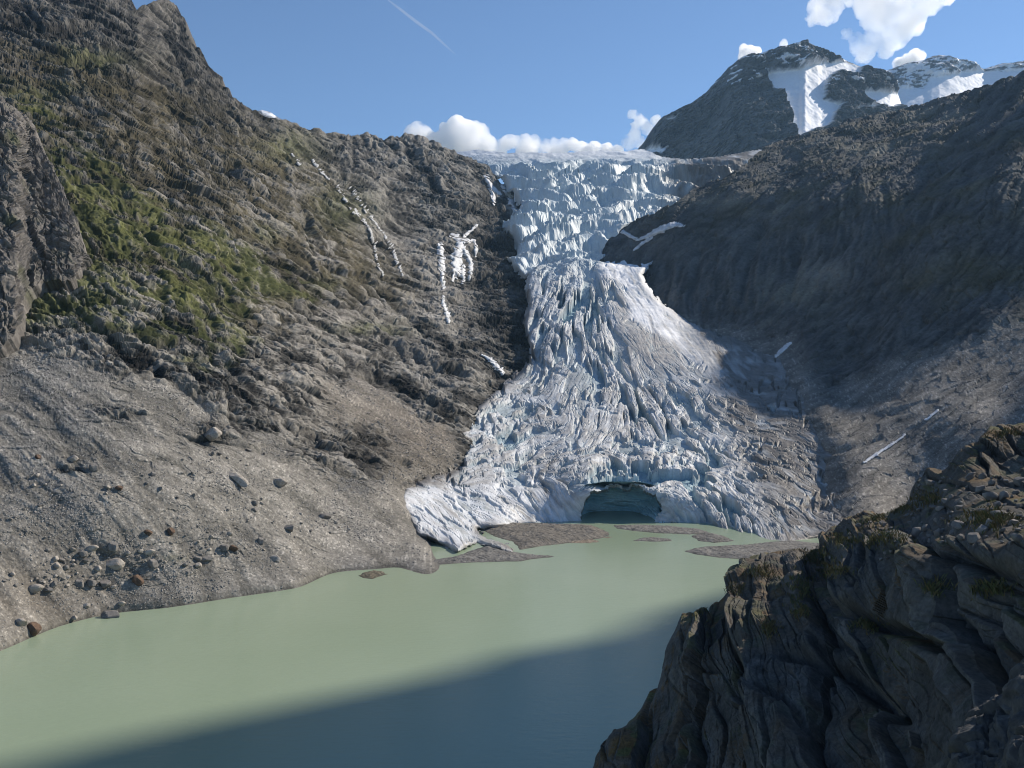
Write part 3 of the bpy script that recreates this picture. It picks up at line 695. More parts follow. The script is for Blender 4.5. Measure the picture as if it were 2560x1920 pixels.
    mesh_from('ice_cave', Pc+np.array([0, -690, 0]), cf, ac, M_ICE, root)['label'] = 'deep blue ice cave at the glacier mouth'
    return {'px': px, 'py': py, 'V': P.reshape(sh+(3,))}

# ------------------------------------------------------------------ FAR PEAKS
def peak(name, top, xr, ybot, Dtop, Dbot, q, seed, snow_polys, spots, label, big, rk0, rk1, snow_base=0.):
    xs = np.arange(xr[0], xr[1], q)
    T = interp(top)
    wig = lambda x: T(x)+.9*fbm(np.stack([x/5, x*0+seed, x*0], -1), 4)
    px, py = column_grid(xs, wig, lambda x: x*0+ybot, q)
    sh = px.shape
    yt = T(px)
    v = (py-yt)/(ybot-yt.min())
    D = Dtop+(Dbot-Dtop)*v
    V = world(px, py, D); fx, fy = px.ravel(), py.ravel()
    P = V.reshape(-1, 3)
    r1 = ridged(P/np.array([420, 420, 700])+seed, 5); r2 = fbm(P/90+seed, 4); r3 = fbm(P/22+seed, 3)
    h = big*r1*.8+r2*big*.32+r3*big*.16
    sn = np.zeros(len(P))
    for poly in snow_polys:
        sn = np.maximum(sn, sstep(-1.5, 1.5, sdist(fx+2.0*r2, fy+1.5*r2, poly)+1.5*r3))
    lim = sstep(spots[1], spots[0], fy)
    sp = (fbm(P/np.array([60, 60, 26])+seed*3, 3)+.35*r1+snow_base > .56) & (lim*.9+.2*r2 > .45)
    smooth_h = h*(1-.9*sn)+sn*10*r1
    V[..., 1] -= smooth_h.reshape(sh)*sstep(0, 3.5, (py-yt))
    P = V.reshape(-1, 3)
    t = np.clip(.5+.5*r2+.4*r3, 0, 1)[:, None]
    alb = np.array(rk0)*(1-t)+np.array(rk1)*t
    isn = np.maximum(sn, sp*.9)
    alb = alb*(1-isn[:, None])+np.array([.82, .84, .87])*isn[:, None]
    Vb = add_back(V, 8, 900, 700); al = np.concatenate([np.repeat(alb.reshape(sh+(3,))[:1], 8, 0), alb.reshape(sh+(3,))], 0).reshape(-1, 3)
    faces = grid_faces(*Vb.shape[:2]); Pv = Vb.reshape(-1, 3)
    fs = np.concatenate([np.zeros(8*sh[1]), isn])[faces].mean(1) > .5
    o = mesh_from(name, Pv, faces[~fs], al, M_FAR)
    tag(o, label, 'mountain', kind='structure')
    if fs.any():
        s = mesh_from('snowfield', Pv, faces[fs], al, M_SNOW, o); s['label'] = 'white snowfields and hanging glacier on the rock'
    return o

def R3(pts):  # from enlarged-tile units to picture units
    return [((1706+x*.38608)*.4, y*.38608*.4) for x, y in pts]

def build_peaks():
    top = [(630, 156), (638, 149), (644, 142), (652, 129), (662, 117), (683, 107)]+R3([(60, 665), (150, 600), (200, 545), (250, 490), (300, 435), (370, 380), (420, 362), (480, 355), (560, 335), (620, 310), (690, 290), (750, 282), (775, 262), (790, 258), (830, 282), (870, 300), (900, 322), (980, 350), (1030, 375), (1080, 402), (1150, 430), (1220, 440), (1290, 452), (1345, 482), (1375, 540), (1392, 600), (1420, 680), (1500, 760)])
    snows = [R3([(530, 480), (600, 465), (740, 450), (860, 420), (940, 410), (1060, 405), (1160, 440), (1130, 475), (1000, 465), (950, 490), (910, 560), (900, 640), (1010, 680), (975, 740), (960, 800), (900, 825), (740, 905), (705, 830), (690, 740), (660, 660), (620, 600)]),
             R3([(1165, 600), (1210, 590), (1390, 600), (1500, 690), (1330, 695), (1160, 640)]), R3([(1100, 715), (1250, 680), (1290, 690), (1120, 725)]), [(661, 121), (676, 117), (670, 123)], [(640, 152), (668, 145), (662, 152), (640, 156)]]
    peak('mountain_peak', top, (630, 915), 172, 4700, 3700, .8*Q, 5., snows, (70, 108), 'tall dark rocky peak with a hanging snowfield behind the glacier', 150, (.045, .047, .05), (.12, .118, .115))
    top2 = R3([(1150, 470), (1250, 455), (1330, 455), (1440, 412), (1560, 390), (1610, 368), (1660, 355), (1720, 362), (1780, 380), (1850, 405), (1900, 430), (1950, 447), (2010, 428), (2070, 410), (2140, 405), (2212, 395), (2500, 380)])
    snows2 = [R3([(1380, 560), (1470, 575), (1560, 570), (1600, 500), (1700, 490), (1850, 462), (1950, 465), (2212, 455), (2400, 470), (2400, 700), (1300, 760), (1300, 600)])]
    peak('snowy_ridge', top2, (846, 1050), 130, 5700, 4900, .8*Q, 8., snows2, (150, 160), 'pale snow dusted ridge at the upper right edge', 110, (.1, .1, .105), (.2, .2, .2), snow_base=.42)
    top3 = [(246, 118), (254, 111), (262, 110), (270, 112), (276, 116), (286, 122)]
    peak('snowy_summit', top3, (246, 286), 135, 5200, 4800, .8*Q, 11., [[(258, 108), (276, 114), (275, 118), (262, 113)]], (90, 100), 'tiny snow capped summit peeping over the left skyline', 40, (.1, .1, .105), (.2, .2, .2), snow_base=.2)

# ------------------------------------------------------------------ RIDGE BEYOND THE RIGHT EDGE (throws the valley's shade)
def build_ridge():
    sky = [(-1300, -520), (-1000, -470), (-900, -442), (-826, -392), (-760, -352), (-718, -338), (-690, -346), (-640, -366), (-560, -374), (-520, -398), (-470, -398), (-425, -374), (-395, -330), (-365, -268), (-345, -225), (-329, -190), (-322, -155), (-301, -122), (-290, -98), (-286, -60), (-280, 12), (-255, 10), (-225, -30), (-190, -62), (-150, -80), (-100, -70), (0, -50), (200, 40), (500, 120), (900, 200)]
    a = np.arange(-1250, 900, 7.)
    b = np.interp(a, *np.array(sky).T)
    b = b+7*fbm(np.stack([a/60, a*0, a*0], -1), 4)
    a = a+15*fbm(np.stack([b/60, a*0+3, a*0], -1), 3)
    S0 = 2600.
    zc = b+S0*math.tan(SUN_EL)
    t = np.concatenate([-np.linspace(1, .0, 46)**1.2*430, np.linspace(.02, 1, 26)*800])
    A, T = np.meshgrid(a, t)
    Z = zc[None]-np.where(T < 0, -T*1.62, T*.85)
    S = S0+T
    X = A*math.cos(SUN_AZ)+S*math.sin(SUN_AZ); Y = -A*math.sin(SUN_AZ)+S*math.cos(SUN_AZ)
    V = np.stack([X, Y, Z], -1); P = V.reshape(-1, 3)
    w = np.clip(np.abs(T.ravel())/60, 0, 1)
    h = (45*ridged(P/220, 5)+14*fbm(P/40, 4))*w
    P[:, 2] += h-60*w; P[:, 1] -= h*.4
    P[:, 2] = np.maximum(P[:, 2], -20)
    tt = np.clip(.5+.6*fbm(P/50, 4), 0, 1)[:, None]
    al = np.array([.07, .066, .06])*(1-tt)+np.array([.17, .16, .145])*tt
    o = mesh_from('mountain_ridge', P, grid_faces(*A.shape), al, M_ROCK)
    tag(o, 'steep rocky ridge standing beyond the right edge, shading the lake', 'mountain', kind='structure')

# ------------------------------------------------------------------ NEAR CRAG
C_CTRL = [(1024, 424, 152), (991, 428, 152), (972, 446, 150), (945, 470, 160), (926, 474, 165), (907, 506, 170), (856, 524, 186), (824, 543, 192), (787, 552, 194), (759, 561, 192), (741, 573, 185), (727, 591, 178), (704, 607, 172), (685, 614, 168), (667, 648, 161), (648, 700, 154), (618, 732, 149), (595, 768, 144), (580, 800, 142),
          (1000, 474, 140), (960, 478, 143), (1000, 500, 113), (1024, 540, 93), (960, 535, 106), (900, 532, 143), (1000, 560, 91), (900, 565, 130), (850, 560, 152), (800, 575, 163), (800, 600, 150), (750, 620, 155), (700, 640, 153), (800, 640, 138), (900, 650, 114), (1000, 650, 84), (800, 700, 124), (900, 700, 106), (700, 700, 141), (660, 740, 141), (1000, 740, 74), (900, 768, 94), (800, 768, 112), (700, 768, 127), (620, 768, 139), (1100, 420, 126), (1250, 380, 104), (1420, 330, 92), (1250, 600, 52), (1420, 600, 42), (1250, 860, 36), (1420, 860, 30), (1100, 560, 72), (1100, 768, 60), (1000, 860, 70), (700, 860, 118), (560, 860, 140)]
C_D = TPS(C_CTRL, 2e-3)
C_TOP = interp([(560, 850), (580, 800), (595, 768), (597, 757), (603, 748), (612, 738), (616, 731), (622, 731), (634, 722), (641, 712), (648, 699), (653, 688), (657, 676), (661, 664), (667, 648), (672, 634), (677, 622), (681, 615), (690, 612), (694, 614), (704, 606), (712, 599), (719, 596), (727, 588), (733, 580), (741, 572), (750, 566), (759, 560), (772, 555), (787, 551), (803, 548), (824, 542), (840, 531), (856, 523), (880, 514),
                (895, 510), (905, 506), (911, 497), (915, 487), (922, 476), (930, 470), (937, 471), (943, 473), (950, 468), (957, 460), (963, 451), (970, 446), (980, 443), (986, 436), (991, 429), (1003, 424), (1012, 425), (1024, 423), (1060, 410), (1110, 380), (1250, 320), (1430, 270)])
def build_crag():
    q = .85*Q
    xs = np.concatenate([np.arange(562, 1040, q), np.arange(1040, 1420, 2.6)])
    wig = lambda x: C_TOP(x)+1.6*fbm(np.stack([x/13, x*0+2, x*0], -1), 4)
    px, py = column_grid(xs, wig, lambda x: x*0+872, q*1.05)
    sh = px.shape
    D = C_D(px, py)
    yt = wig(xs)[None]
    dtop = py-yt
    D = D*(1+.035*np.exp(-dtop/5))        # rounded crest
    V = world(px, py, D); n = normals(V)
    fx, fy = px.ravel(), py.ravel(); P = V.reshape(-1, 3)
    # buttresses and vertical grooves, joints, ledges
    wp = P+np.stack([1.1*fbm(P/12, 2), 1.1*fbm(P/12+7, 2), .8*fbm(P/12+3, 2)], -1)
    b1 = ridged(np.stack([wp[:, 0]/15, wp[:, 1]/15, wp[:, 2]/60], -1)+2, 2)
    uu = wp[:, 0]*.9-wp[:, 1]*.25+wp[:, 2]*.25; vv = wp[:, 2]
    ga, va, ta = facets(uu/9, vv/20, 11); gb, vb, tb = facets(uu/3.2, vv/6.5, 12); gc, vc, tc = facets(uu/.95, vv/1.7, 13)
    h = 1.3*b1+(va-.5)*3.4+ta*6-1.5*sstep(.08, 0, ga)+(vb-.5)*1.0+tb*2.4-.4*sstep(.09, 0, gb)+(vc-.5)*.22+tc*.6-.1*sstep(.1, 0, gc)+.8*fbm(P/7, 3)+.09*fbm(P/.55, 3)
    for line, wd, dep in (([(840, 615), (880, 628), (930, 640), (985, 668)], 6, 3.2), ([(790, 660), (840, 668), (885, 700), (925, 735)], 6, 3.0), ([(820, 640), (835, 690)], 3, 1.6), ([(745, 640), (735, 690), (755, 720)], 4, 1.8), ([(960, 560), (1000, 575), (1030, 580)], 5, 2.2), ([(700, 668), (740, 650)], 3, 1.5), ([(690, 720), (680, 768)], 4, 2), ([(880, 560), (870, 600)], 3, 2.), ([(940, 575), (925, 640)], 3.5, 2.4)):
        h -= dep*np.exp(-(ldist(fx+5*b1, fy+4*b1, line)/wd)**2)
    shelf = soft(fx, fy, [(880, 520), (925, 485), (950, 474), (1110, 470), (1110, 548), (1000, 550), (950, 540), (890, 545)], 8)
    h *= (1-.7*shelf)*(.7+.3*sstep(650, 740, fx))
    h *= .35+.65*sstep(0, 14, dtop.ravel())
    Vd = V+n*h.reshape(sh)[..., None]
    P2 = Vd.reshape(-1, 3)
    nn = normals(Vd).reshape(-1, 3)
    t = np.clip(.5+.45*fbm(P/3, 4)+.25*fbm(np.stack([P[:, 0]/1.2, P[:, 1]/1.2, P[:, 2]/7], -1), 3), 0, 1)[:, None]
    alb = np.array([.043, .043, .041])*(1-t)+np.array([.105, .104, .099])*t
    alb = alb*(.7+.35*vb[:, None]+.25*vc[:, None])
    flat = sstep(.5, .8, nn[:, 2])
    grs = np.clip(flat*1.1+.7*fbm(P/4+3, 3)-.35, 0, 1)*np.clip(.4+.9*fbm(P/18+1, 3)+.5*np.exp(-dtop.ravel()/25), 0, 1)
    gc = np.where((fbm(P/6+5, 2) > .15)[:, None], np.array([.09, .085, .03]), np.array([.12, .075, .03]))
    grs = np.clip(grs, 0, 1)[:, None]
    alb = alb*(1-grs)+gc*grs
    rust = np.clip(fbm(np.stack([P[:, 0]/4, P[:, 1]/4, P[:, 2]/16], -1)+8, 3)-.4, 0, .2)[:, None]
    alb = alb*(1-rust)+np.array([.13, .1, .07])*rust
    Vb = add_back(Vd, 40, 95, 110)
    al = np.concatenate([np.repeat(alb.reshape(sh+(3,))[:1], 40, 0), alb.reshape(sh+(3,))], 0).reshape(-1, 3)
    o = mesh_from('rock_crag', Vb.reshape(-1, 3), grid_faces(*Vb.shape[:2]), al, M_CRAG)
    tag(o, 'huge dark shaded rock crag in the lower right corner above the lake', 'crag')
    # nearer rock in the corner
    T = interp([(945, 800), (954, 764), (960, 735), (968, 717), (976, 712), (984, 708), (995, 703), (1006, 694), (1015, 678), (1024, 662), (1060, 630), (1110, 600), (1250, 540), (1430, 480)])
    xs2 = np.concatenate([np.arange(946, 1040, q), np.arange(1040, 1420, 2.6)])
    px, py = column_grid(xs2, lambda x: T(x)+1.5*fbm(np.stack([x/11, x*0+9, x*0], -1), 4), lambda x: x*0+880, q*1.2)
    dt = py-py[:1]
    D = 52-.085*dt-.02*np.minimum(px-960, 160)-.012*np.maximum(px-1120, 0)
    D = D*(1+.05*np.exp(-dt/6))
    V = world(px, py, D); n = normals(V); P = V.reshape(-1, 3)
    c1, c2, cv = cells(P/2.6, 3)
    h = .9*ridged(P/7, 4)+(cv-.5)*.7-.5*sstep(.14, 0, c2-c1)+.3*fbm(P/1.2, 4)
    V2 = V+n*(h.reshape(px.shape)*(.3+.7*sstep(0, 12, dt)))[..., None]
    t = np.clip(.5+.5*fbm(P/1.5, 4), 0, 1)[:, None]
    al = np.array([.043, .043, .041])*(1-t)+np.array([.1, .099, .095])*t
    Vb = add_back(V2, 16, 30, 30)
    al = np.concatenate([np.repeat(al.reshape(px.shape+(3,))[:1], 16, 0), al.reshape(px.shape+(3,))], 0).reshape(-1, 3)
    o = mesh_from('rock_crag', Vb.reshape(-1, 3), grid_faces(*Vb.shape[:2]), al, M_CRAG)
    tag(o, 'smaller close rock shoulder cut by the bottom right corner', 'crag')
    return {'zb': zbuf(Vd)}

# ------------------------------------------------------------------ finding a point on a built slope
def pick(G, x, y, front=0):
    zb = G['zb']
    i, j = int(round((y+60)/1.)), int(round(x+160))
    i = min(max(i, 1), zb.shape[0]-2); j = min(max(j, 1), zb.shape[1]-2)
    for r in range(0 if not front else 1, 6):
        w = zb[max(i-r, 0):i+r+1, max(j-r, 0):j+r+1]
        if (w < 1e8).any(): break
    return world(x, y, float(w.min()))

# ------------------------------------------------------------------ BOULDERS
def boulder_mesh(name, seed, mat, flat=1., longer=1.):
    import bmesh
    bm = bmesh.new(); bmesh.ops.create_icosphere(bm, subdivisions=3, radius=1)
    r = np.random.default_rng(seed)
    V = np.array([v.co[:] for v in bm.verts])
    for k in range(11):                              # cut flat faces
        d = r.normal(size=3); d /= np.linalg.norm(d); c = r.uniform(.52, .86)
        s = V@d
        V = V-np.maximum(s-c, 0)[:, None]*d
    V = V+fbm(V*2.2+seed, 3)[:, None]*.07*V
    V *= np.array([longer, 1, flat])
    for v, c in zip(bm.verts, V): v.co = c
    me = bpy.data.meshes.new(name); bm.to_mesh(me); bm.free()
    me.shade_flat(); me.materials.append(mat)
    return me

def put(me, name, loc, s, rz, tilt=.2, emb=.25):
    o = bpy.data.objects.new(name, me)
    o.location = (loc[0], loc[1], loc[2]+s*(1-2*emb)*.45)
    o.scale = (s, s, s)
    o.rotation_euler = (random.uniform(-tilt, tilt), random.uniform(-tilt, tilt), rz)
    COL.objects.link(o)
    return o

M_BGREY = plain_mat('boulder_grey', (.12, .11, .1), (.24, .225, .205), .5, dist=.3)
M_BPALE = plain_mat('boulder_pale', (.25, .22, .185), (.42, .38, .33), .5, dist=.3)
M_BBROWN = plain_mat('boulder_brown', (.075, .05, .035), (.15, .1, .07), .6, dist=.3)
M_BSMALL = plain_mat('stone_grey', (.1, .095, .088), (.26, .25, .23), 1.4, dist=.1)

def build_boulders(A, Bg, C):
    grey = [boulder_mesh('boulder_stone', k, M_BGREY, flat, lo) for k, (flat, lo) in enumerate(((.8, 1.1), (.95, 1), (.65, 1.35), (1.15, .95), (.75, 1.2)))]
    pale = [boulder_mesh('boulder_stone', 20+k, M_BPALE, flat, lo) for k, (flat, lo) in enumerate(((.75, 1.1), (.6, 2.0), (.85, 1.2)))]
    brown = [boulder_mesh('boulder_stone', 30+k, M_BBROWN, flat, lo) for k, (flat, lo) in enumerate(((.9, 1.05), (.8, 1.25)))]
    known = [  # x, y (picture), half size in picture units, kind, label
        (280, 482.5, 7.5, pale[0], 'big pale buff boulder alone on the grey scree right of a long slab'),
        (238, 478, 8, pale[1], 'long pale slab lying down the scree beside the big buff boulder'),
        (212, 433, 9, pale[2], 'pale angular outcrop block highest on the scree slope'),
        (72.5, 458, 5, pale[2], 'rounded pinkish boulder high on the left scree'),
        (94, 467, 5, grey[3], 'dark pointed boulder right of the pinkish one on the scree'),
        (38, 457, 3.5, brown[0], 'small brown boulder left of the pinkish one on the scree'),
        (248, 450, 4, grey[0], 'dark rounded boulder alone below the rock bands'),
        (119, 487.5, 4, brown[1], 'small brown boulder on bare scree above the boulder field'),
        (255, 503, 4, grey[1], 'grey boulder below the long pale slab'),
        (115, 563, 8, pale[2], 'tall pointed pale boulder in the middle of the shore boulder field'),
        (93, 548, 5.5, pale[0], 'squat pale boulder at the top left of the boulder field'),
        (114, 546.5, 6, grey[3], 'grey block beside the top of the boulder field'),
        (83, 554, 5, grey[1], 'upright grey boulder at the left of the boulder field'),
        (150, 552, 5, pale[0], 'pale flat boulder at the right top of the boulder field'),
        (153, 563, 5.5, grey[3], 'pointed grey boulder at the right of the boulder field'),
        (137.5, 580, 7, brown[0], 'large red brown boulder perched on the bank edge'),
        (91, 583, 5.5, grey[1], 'round grey boulder on the bank edge, left of a bigger one'),
        (104, 582.5, 6.5, grey[0], 'broad grey boulder on the bank edge beside the red brown one'),
        (80, 583, 5.5, grey[3], 'grey boulder at the left end of the bank edge row'),
        (36, 588, 7.5, pale[0], 'wide pale boulder near the left edge above the shore'),
        (197, 558, 4.5, grey[0], 'dark boulder left of the mossy patch on the bank'),
        (207, 558.5, 5.5, grey[2], 'low dark boulder touching the mossy patch'),
        (224, 547.5, 5, grey[1], 'grey boulder leaning against the red brown boulder pair'),
        (232.5, 547.5, 5, brown[1], 'red brown boulder at the right end of the boulder cluster'),
        (275.5, 558.5, 5, pale[2], 'lone upright boulder on the smooth bank, right of the clusters'),
        (261, 540.5, 4, grey[3], 'small pointed boulder above the smooth bank'),
        (289, 527.5, 7, grey[2], 'long dark boulder far right on the scree, above the shore'),
        (171, 531, 4.5, brown[0], 'brown boulder above the boulder field centre'),
        (148, 532, 4.5, brown[1], 'brown boulder atop a small grey mound'),
        (325.6, 515.5, 6, grey[2], 'dark flat boulder near the foot of the right scree'),
        (122, 603, 3.5, pale[0], 'round pale boulder on the bare bank just above the water'),
        (86, 605, 3.5, pale[2], 'small pale stone on the bare bank left of the round pale boulder'),
        (112, 615, 8.5, grey[2], 'flat grey boulder sitting in the water at the shore'),
        (21, 622, 6.5, pale[0], 'oblong pale boulder low on the bank at the far left'),
        (74, 617.5, 3, pale[2], 'small pale boulder at the water edge left of the flat one'),
        (34, 628, 8, brown[0], 'dark brown earthy boulder at the waterline, far left')]
    used = []
    for x, y, r, me, lab in known:
        p = pick(A, x, y+r*.35); s = r*p[1]/F
        if 'sitting in the water' in lab: p = np.array([*world(x, y+2, zD(y+2, 0))[:2], -.3])
        if 'waterline' in lab: p = np.array([p[0], p[1], max(p[2], .2)])
        o = put(me, 'boulder', p, s, random.uniform(-.6, .6)+(0.9 if me is pale[1] else 0))
        if me is pale[1]: o.rotation_euler = (0, .55, -.5)
        tag(o, lab, 'boulder', 'boulders on the left scree and shore')
        used.append((x, y, r))
    # the nameless rest: several fields of look-alikes
    fields = [(130, 562, 62, 11, 46, 1.2, 3.4, 'small boulder in the crowded boulder field above the lake bank'),
              (70, 580, 50, 9, 30, 1.2, 3.4, 'small boulder scattered along the edge of the lake bank'),
              (215, 550, 28, 8, 20, 1.2, 2.8, 'small boulder in the cluster near the mossy patch'),
              (55, 500, 45, 40, 26, 1.1, 2.8, 'small boulder strewn over the grey scree at the left'),
              (190, 478, 60, 28, 26, 1.1, 2.8, 'small boulder strewn over the scree below the rock bands'),
              (290, 520, 50, 14, 18, 1.1, 2.6, 'small boulder on the lower right part of the left scree')]
    for cx, cy, rx, ry, num, r0, r1, lab in fields:
        k = 0
        while k < num:
            x, y = random.gauss(cx, rx*.6), random.gauss(cy, ry*.7)
            if x < 1: continue
            p = pick(A, x, y)
            if p[2] < .6: continue
            r = r0+(r1-r0)*random.random()**2.2
            if any(math.hypot(x-a, y-b) < (r+c)*.9 for a, b, c in used): continue
            used.append((x, y, r)); k += 1
            me = random.choice(grey+pale[::2]+pale[::2])
            r *= 1.2; tag(put(me, 'boulder', p, r*p[1]/F, random.uniform(0, 6.28)), lab, 'boulder', lab.replace('small grey boulder', 'small grey boulders').replace('small boulder', 'small boulders'))
    # stones on the crag's shelf
    used = []
    for num, box, r0, r1, lab in ((90, (905, 478, 1024, 545), 2., 8., 'angular sunlit stone on the rubble shelf atop the dark crag'), (26, (815, 520, 905, 560), 1.5, 4., 'small stone lying on the sloping top of the dark crag')):
        k = tries = 0
        while k < num and tries < 4000:
            tries += 1
            x, y = random.uniform(box[0], box[2]), random.uniform(box[1], box[3])
            if y < float(C_TOP(np.array([x]))[0])+4: continue
            r = r0+(r1-r0)*random.random()**2.6
            if any(math.hypot(x-a, y-b) < (r+c)*.75 for a, b, c in used): continue
            p = pick(C, x, y); used.append((x, y, r)); k += 1
            tag(put(random.choice(grey), 'stone', p, r*p[1]/F, random.uniform(0, 6.28), .6, .2), lab, 'stone', 'stones lying on top of the dark crag' if num == 90 else 'small stones on the crag crest')
    # countless small debris: one object
    V0 = []; F0 = []
    base = np.array([(1, 0, 0), (-.9, .2, 0), (.1, 1, .1), (0, -.9, -.1), (.1, .1, .75), (0, -.1, -.7)]); tri = np.array([(0, 2, 4), (2, 1, 4), (1, 3, 4), (3, 0, 4), (2, 0, 5), (1, 2, 5), (3, 1, 5), (0, 3, 5)])
    r = np.random.default_rng(99)
    sc = A['scree']; cand = np.argwhere((sc > .6) & (A['V'][..., 2] > .8) & (A['px'] > 0))
    dens = fbm(A['V'][cand[:, 0], cand[:, 1]]/28, 4)
    wgt = np.exp(3.2*dens); wgt /= wgt.sum()
    for i, j in cand[r.choice(len(cand), 26000, p=wgt)]:
        p = A['V'][i, j]; s = p[1]/F*(.34+1.15*r.random()**4)
        v = base*r.uniform(.6, 1.3, (6, 3)); a = r.uniform(0, 6.28); c, s_ = math.cos(a), math.sin(a)
        v = np.stack([v[:, 0]*c-v[:, 1]*s_, v[:, 0]*s_+v[:, 1]*c, v[:, 2]], -1)*s+p
        F0.append(tri+len(V0)*6); V0.append(v)
    o = mesh_from('scree_stones', np.concatenate(V0), np.concatenate(F0), None, M_BSMALL2, smooth=False)
    tag(o, 'loose pale stones strewn all over the left scree slope', 'scree', kind='stuff')

M_BSMALL2 = plain_mat('scree_stone', (.17, .16, .145), (.34, .325, .3), .35, dist=.05, bump=.2)

# ------------------------------------------------------------------ WATERFALLS, SNOW PATCHES
M_WATER_WHITE = plain_mat('white_water', (.36, .37, .38), (.86, .87, .88), .3, rough=.6, bump=.5, dist=.6)
def ribbon(name, G, line, wid, mat, lab, cat, group=None, lift=.006, wob=.5, seed=0, branches=()):
    """Water or snow lying on the slope: it follows every ledge, with ragged edges and a thickness of its own."""
    if 'sx' not in G:
        V = G['V']; G['sx'] = CX+F*V[..., 0]/V[..., 1]; G['sy'] = CY-F*(V[..., 2]-EYE)/V[..., 1]
    allx = np.concatenate([np.array(l)[:, :2] for l, w in [(line, wid)]+list(branches)])
    x0, y0 = allx.min(0)-8; x1, y1 = allx.max(0)+8
    m = (G['sx'] > x0) & (G['sx'] < x1) & (G['sy'] > y0) & (G['sy'] < y1)
    ri, ci = np.where(m.any(1))[0], np.where(m.any(0))[0]
    sl = (slice(ri[0], ri[-1]+1), slice(ci[0], ci[-1]+1))
    X, Y, V = G['sx'][sl].ravel(), G['sy'][sl].ravel(), G['V'][sl]
    sh = V.shape[:2]; V = V.reshape(-1, 3)
    best = np.full(len(X), -9.)
    nz = fbm(np.stack([X/3.2, Y/5.5, X*0+seed], -1), 3); nf = pnoise(np.stack([X/1.1, Y/3.0, X*0+seed+4], -1))
    for ln, wd in [(line, wid)]+list(branches):
        ln = np.array(ln, float); seg = np.r_[0, np.cumsum(np.hypot(*np.diff(ln, axis=0).T))]
        for k in range(len(ln)-1):
            a, b = ln[k], ln[k+1]; ab = b-a; L = max(ab@ab, 1e-9)
            t = np.clip(((X-a[0])*ab[0]+(Y-a[1])*ab[1])/L, 0, 1)
            d = np.hypot(X-a[0]-t*ab[0]+wob*nz, Y-a[1]-t*ab[1])
            w = np.interp((seg[k]+t*math.sqrt(L))/seg[-1], np.linspace(0, 1, len(wd)), wd)
            best = np.maximum(best, w*(1+.4*nz+.4*nf)-d)
    f = grid_faces(*sh)
    f = f[best[f].max(1) > .12]
    Vg = V.reshape(sh+(3,)).copy()
    for _ in range(3):
        Vg[1:-1] = (Vg[:-2]+2*Vg[1:-1]+Vg[2:])/4; Vg[:, 1:-1] = (Vg[:, :-2]+2*Vg[:, 1:-1]+Vg[:, 2:])/4
    V = Vg.reshape(-1, 3)
    eye = np.array([0, 0, EYE])
    W0 = V+(eye-V)*(lift*np.clip(.35+best/2.5, .35, 1))[:, None]
    W, wall, vs = rim_wall(W0, f, lambda p: (p-eye)*.0045)
    o = mesh_from(name, W, np.concatenate([f, wall]), np.full((len(W), 3), .8), mat)
    return tag(o, lab, cat, group)

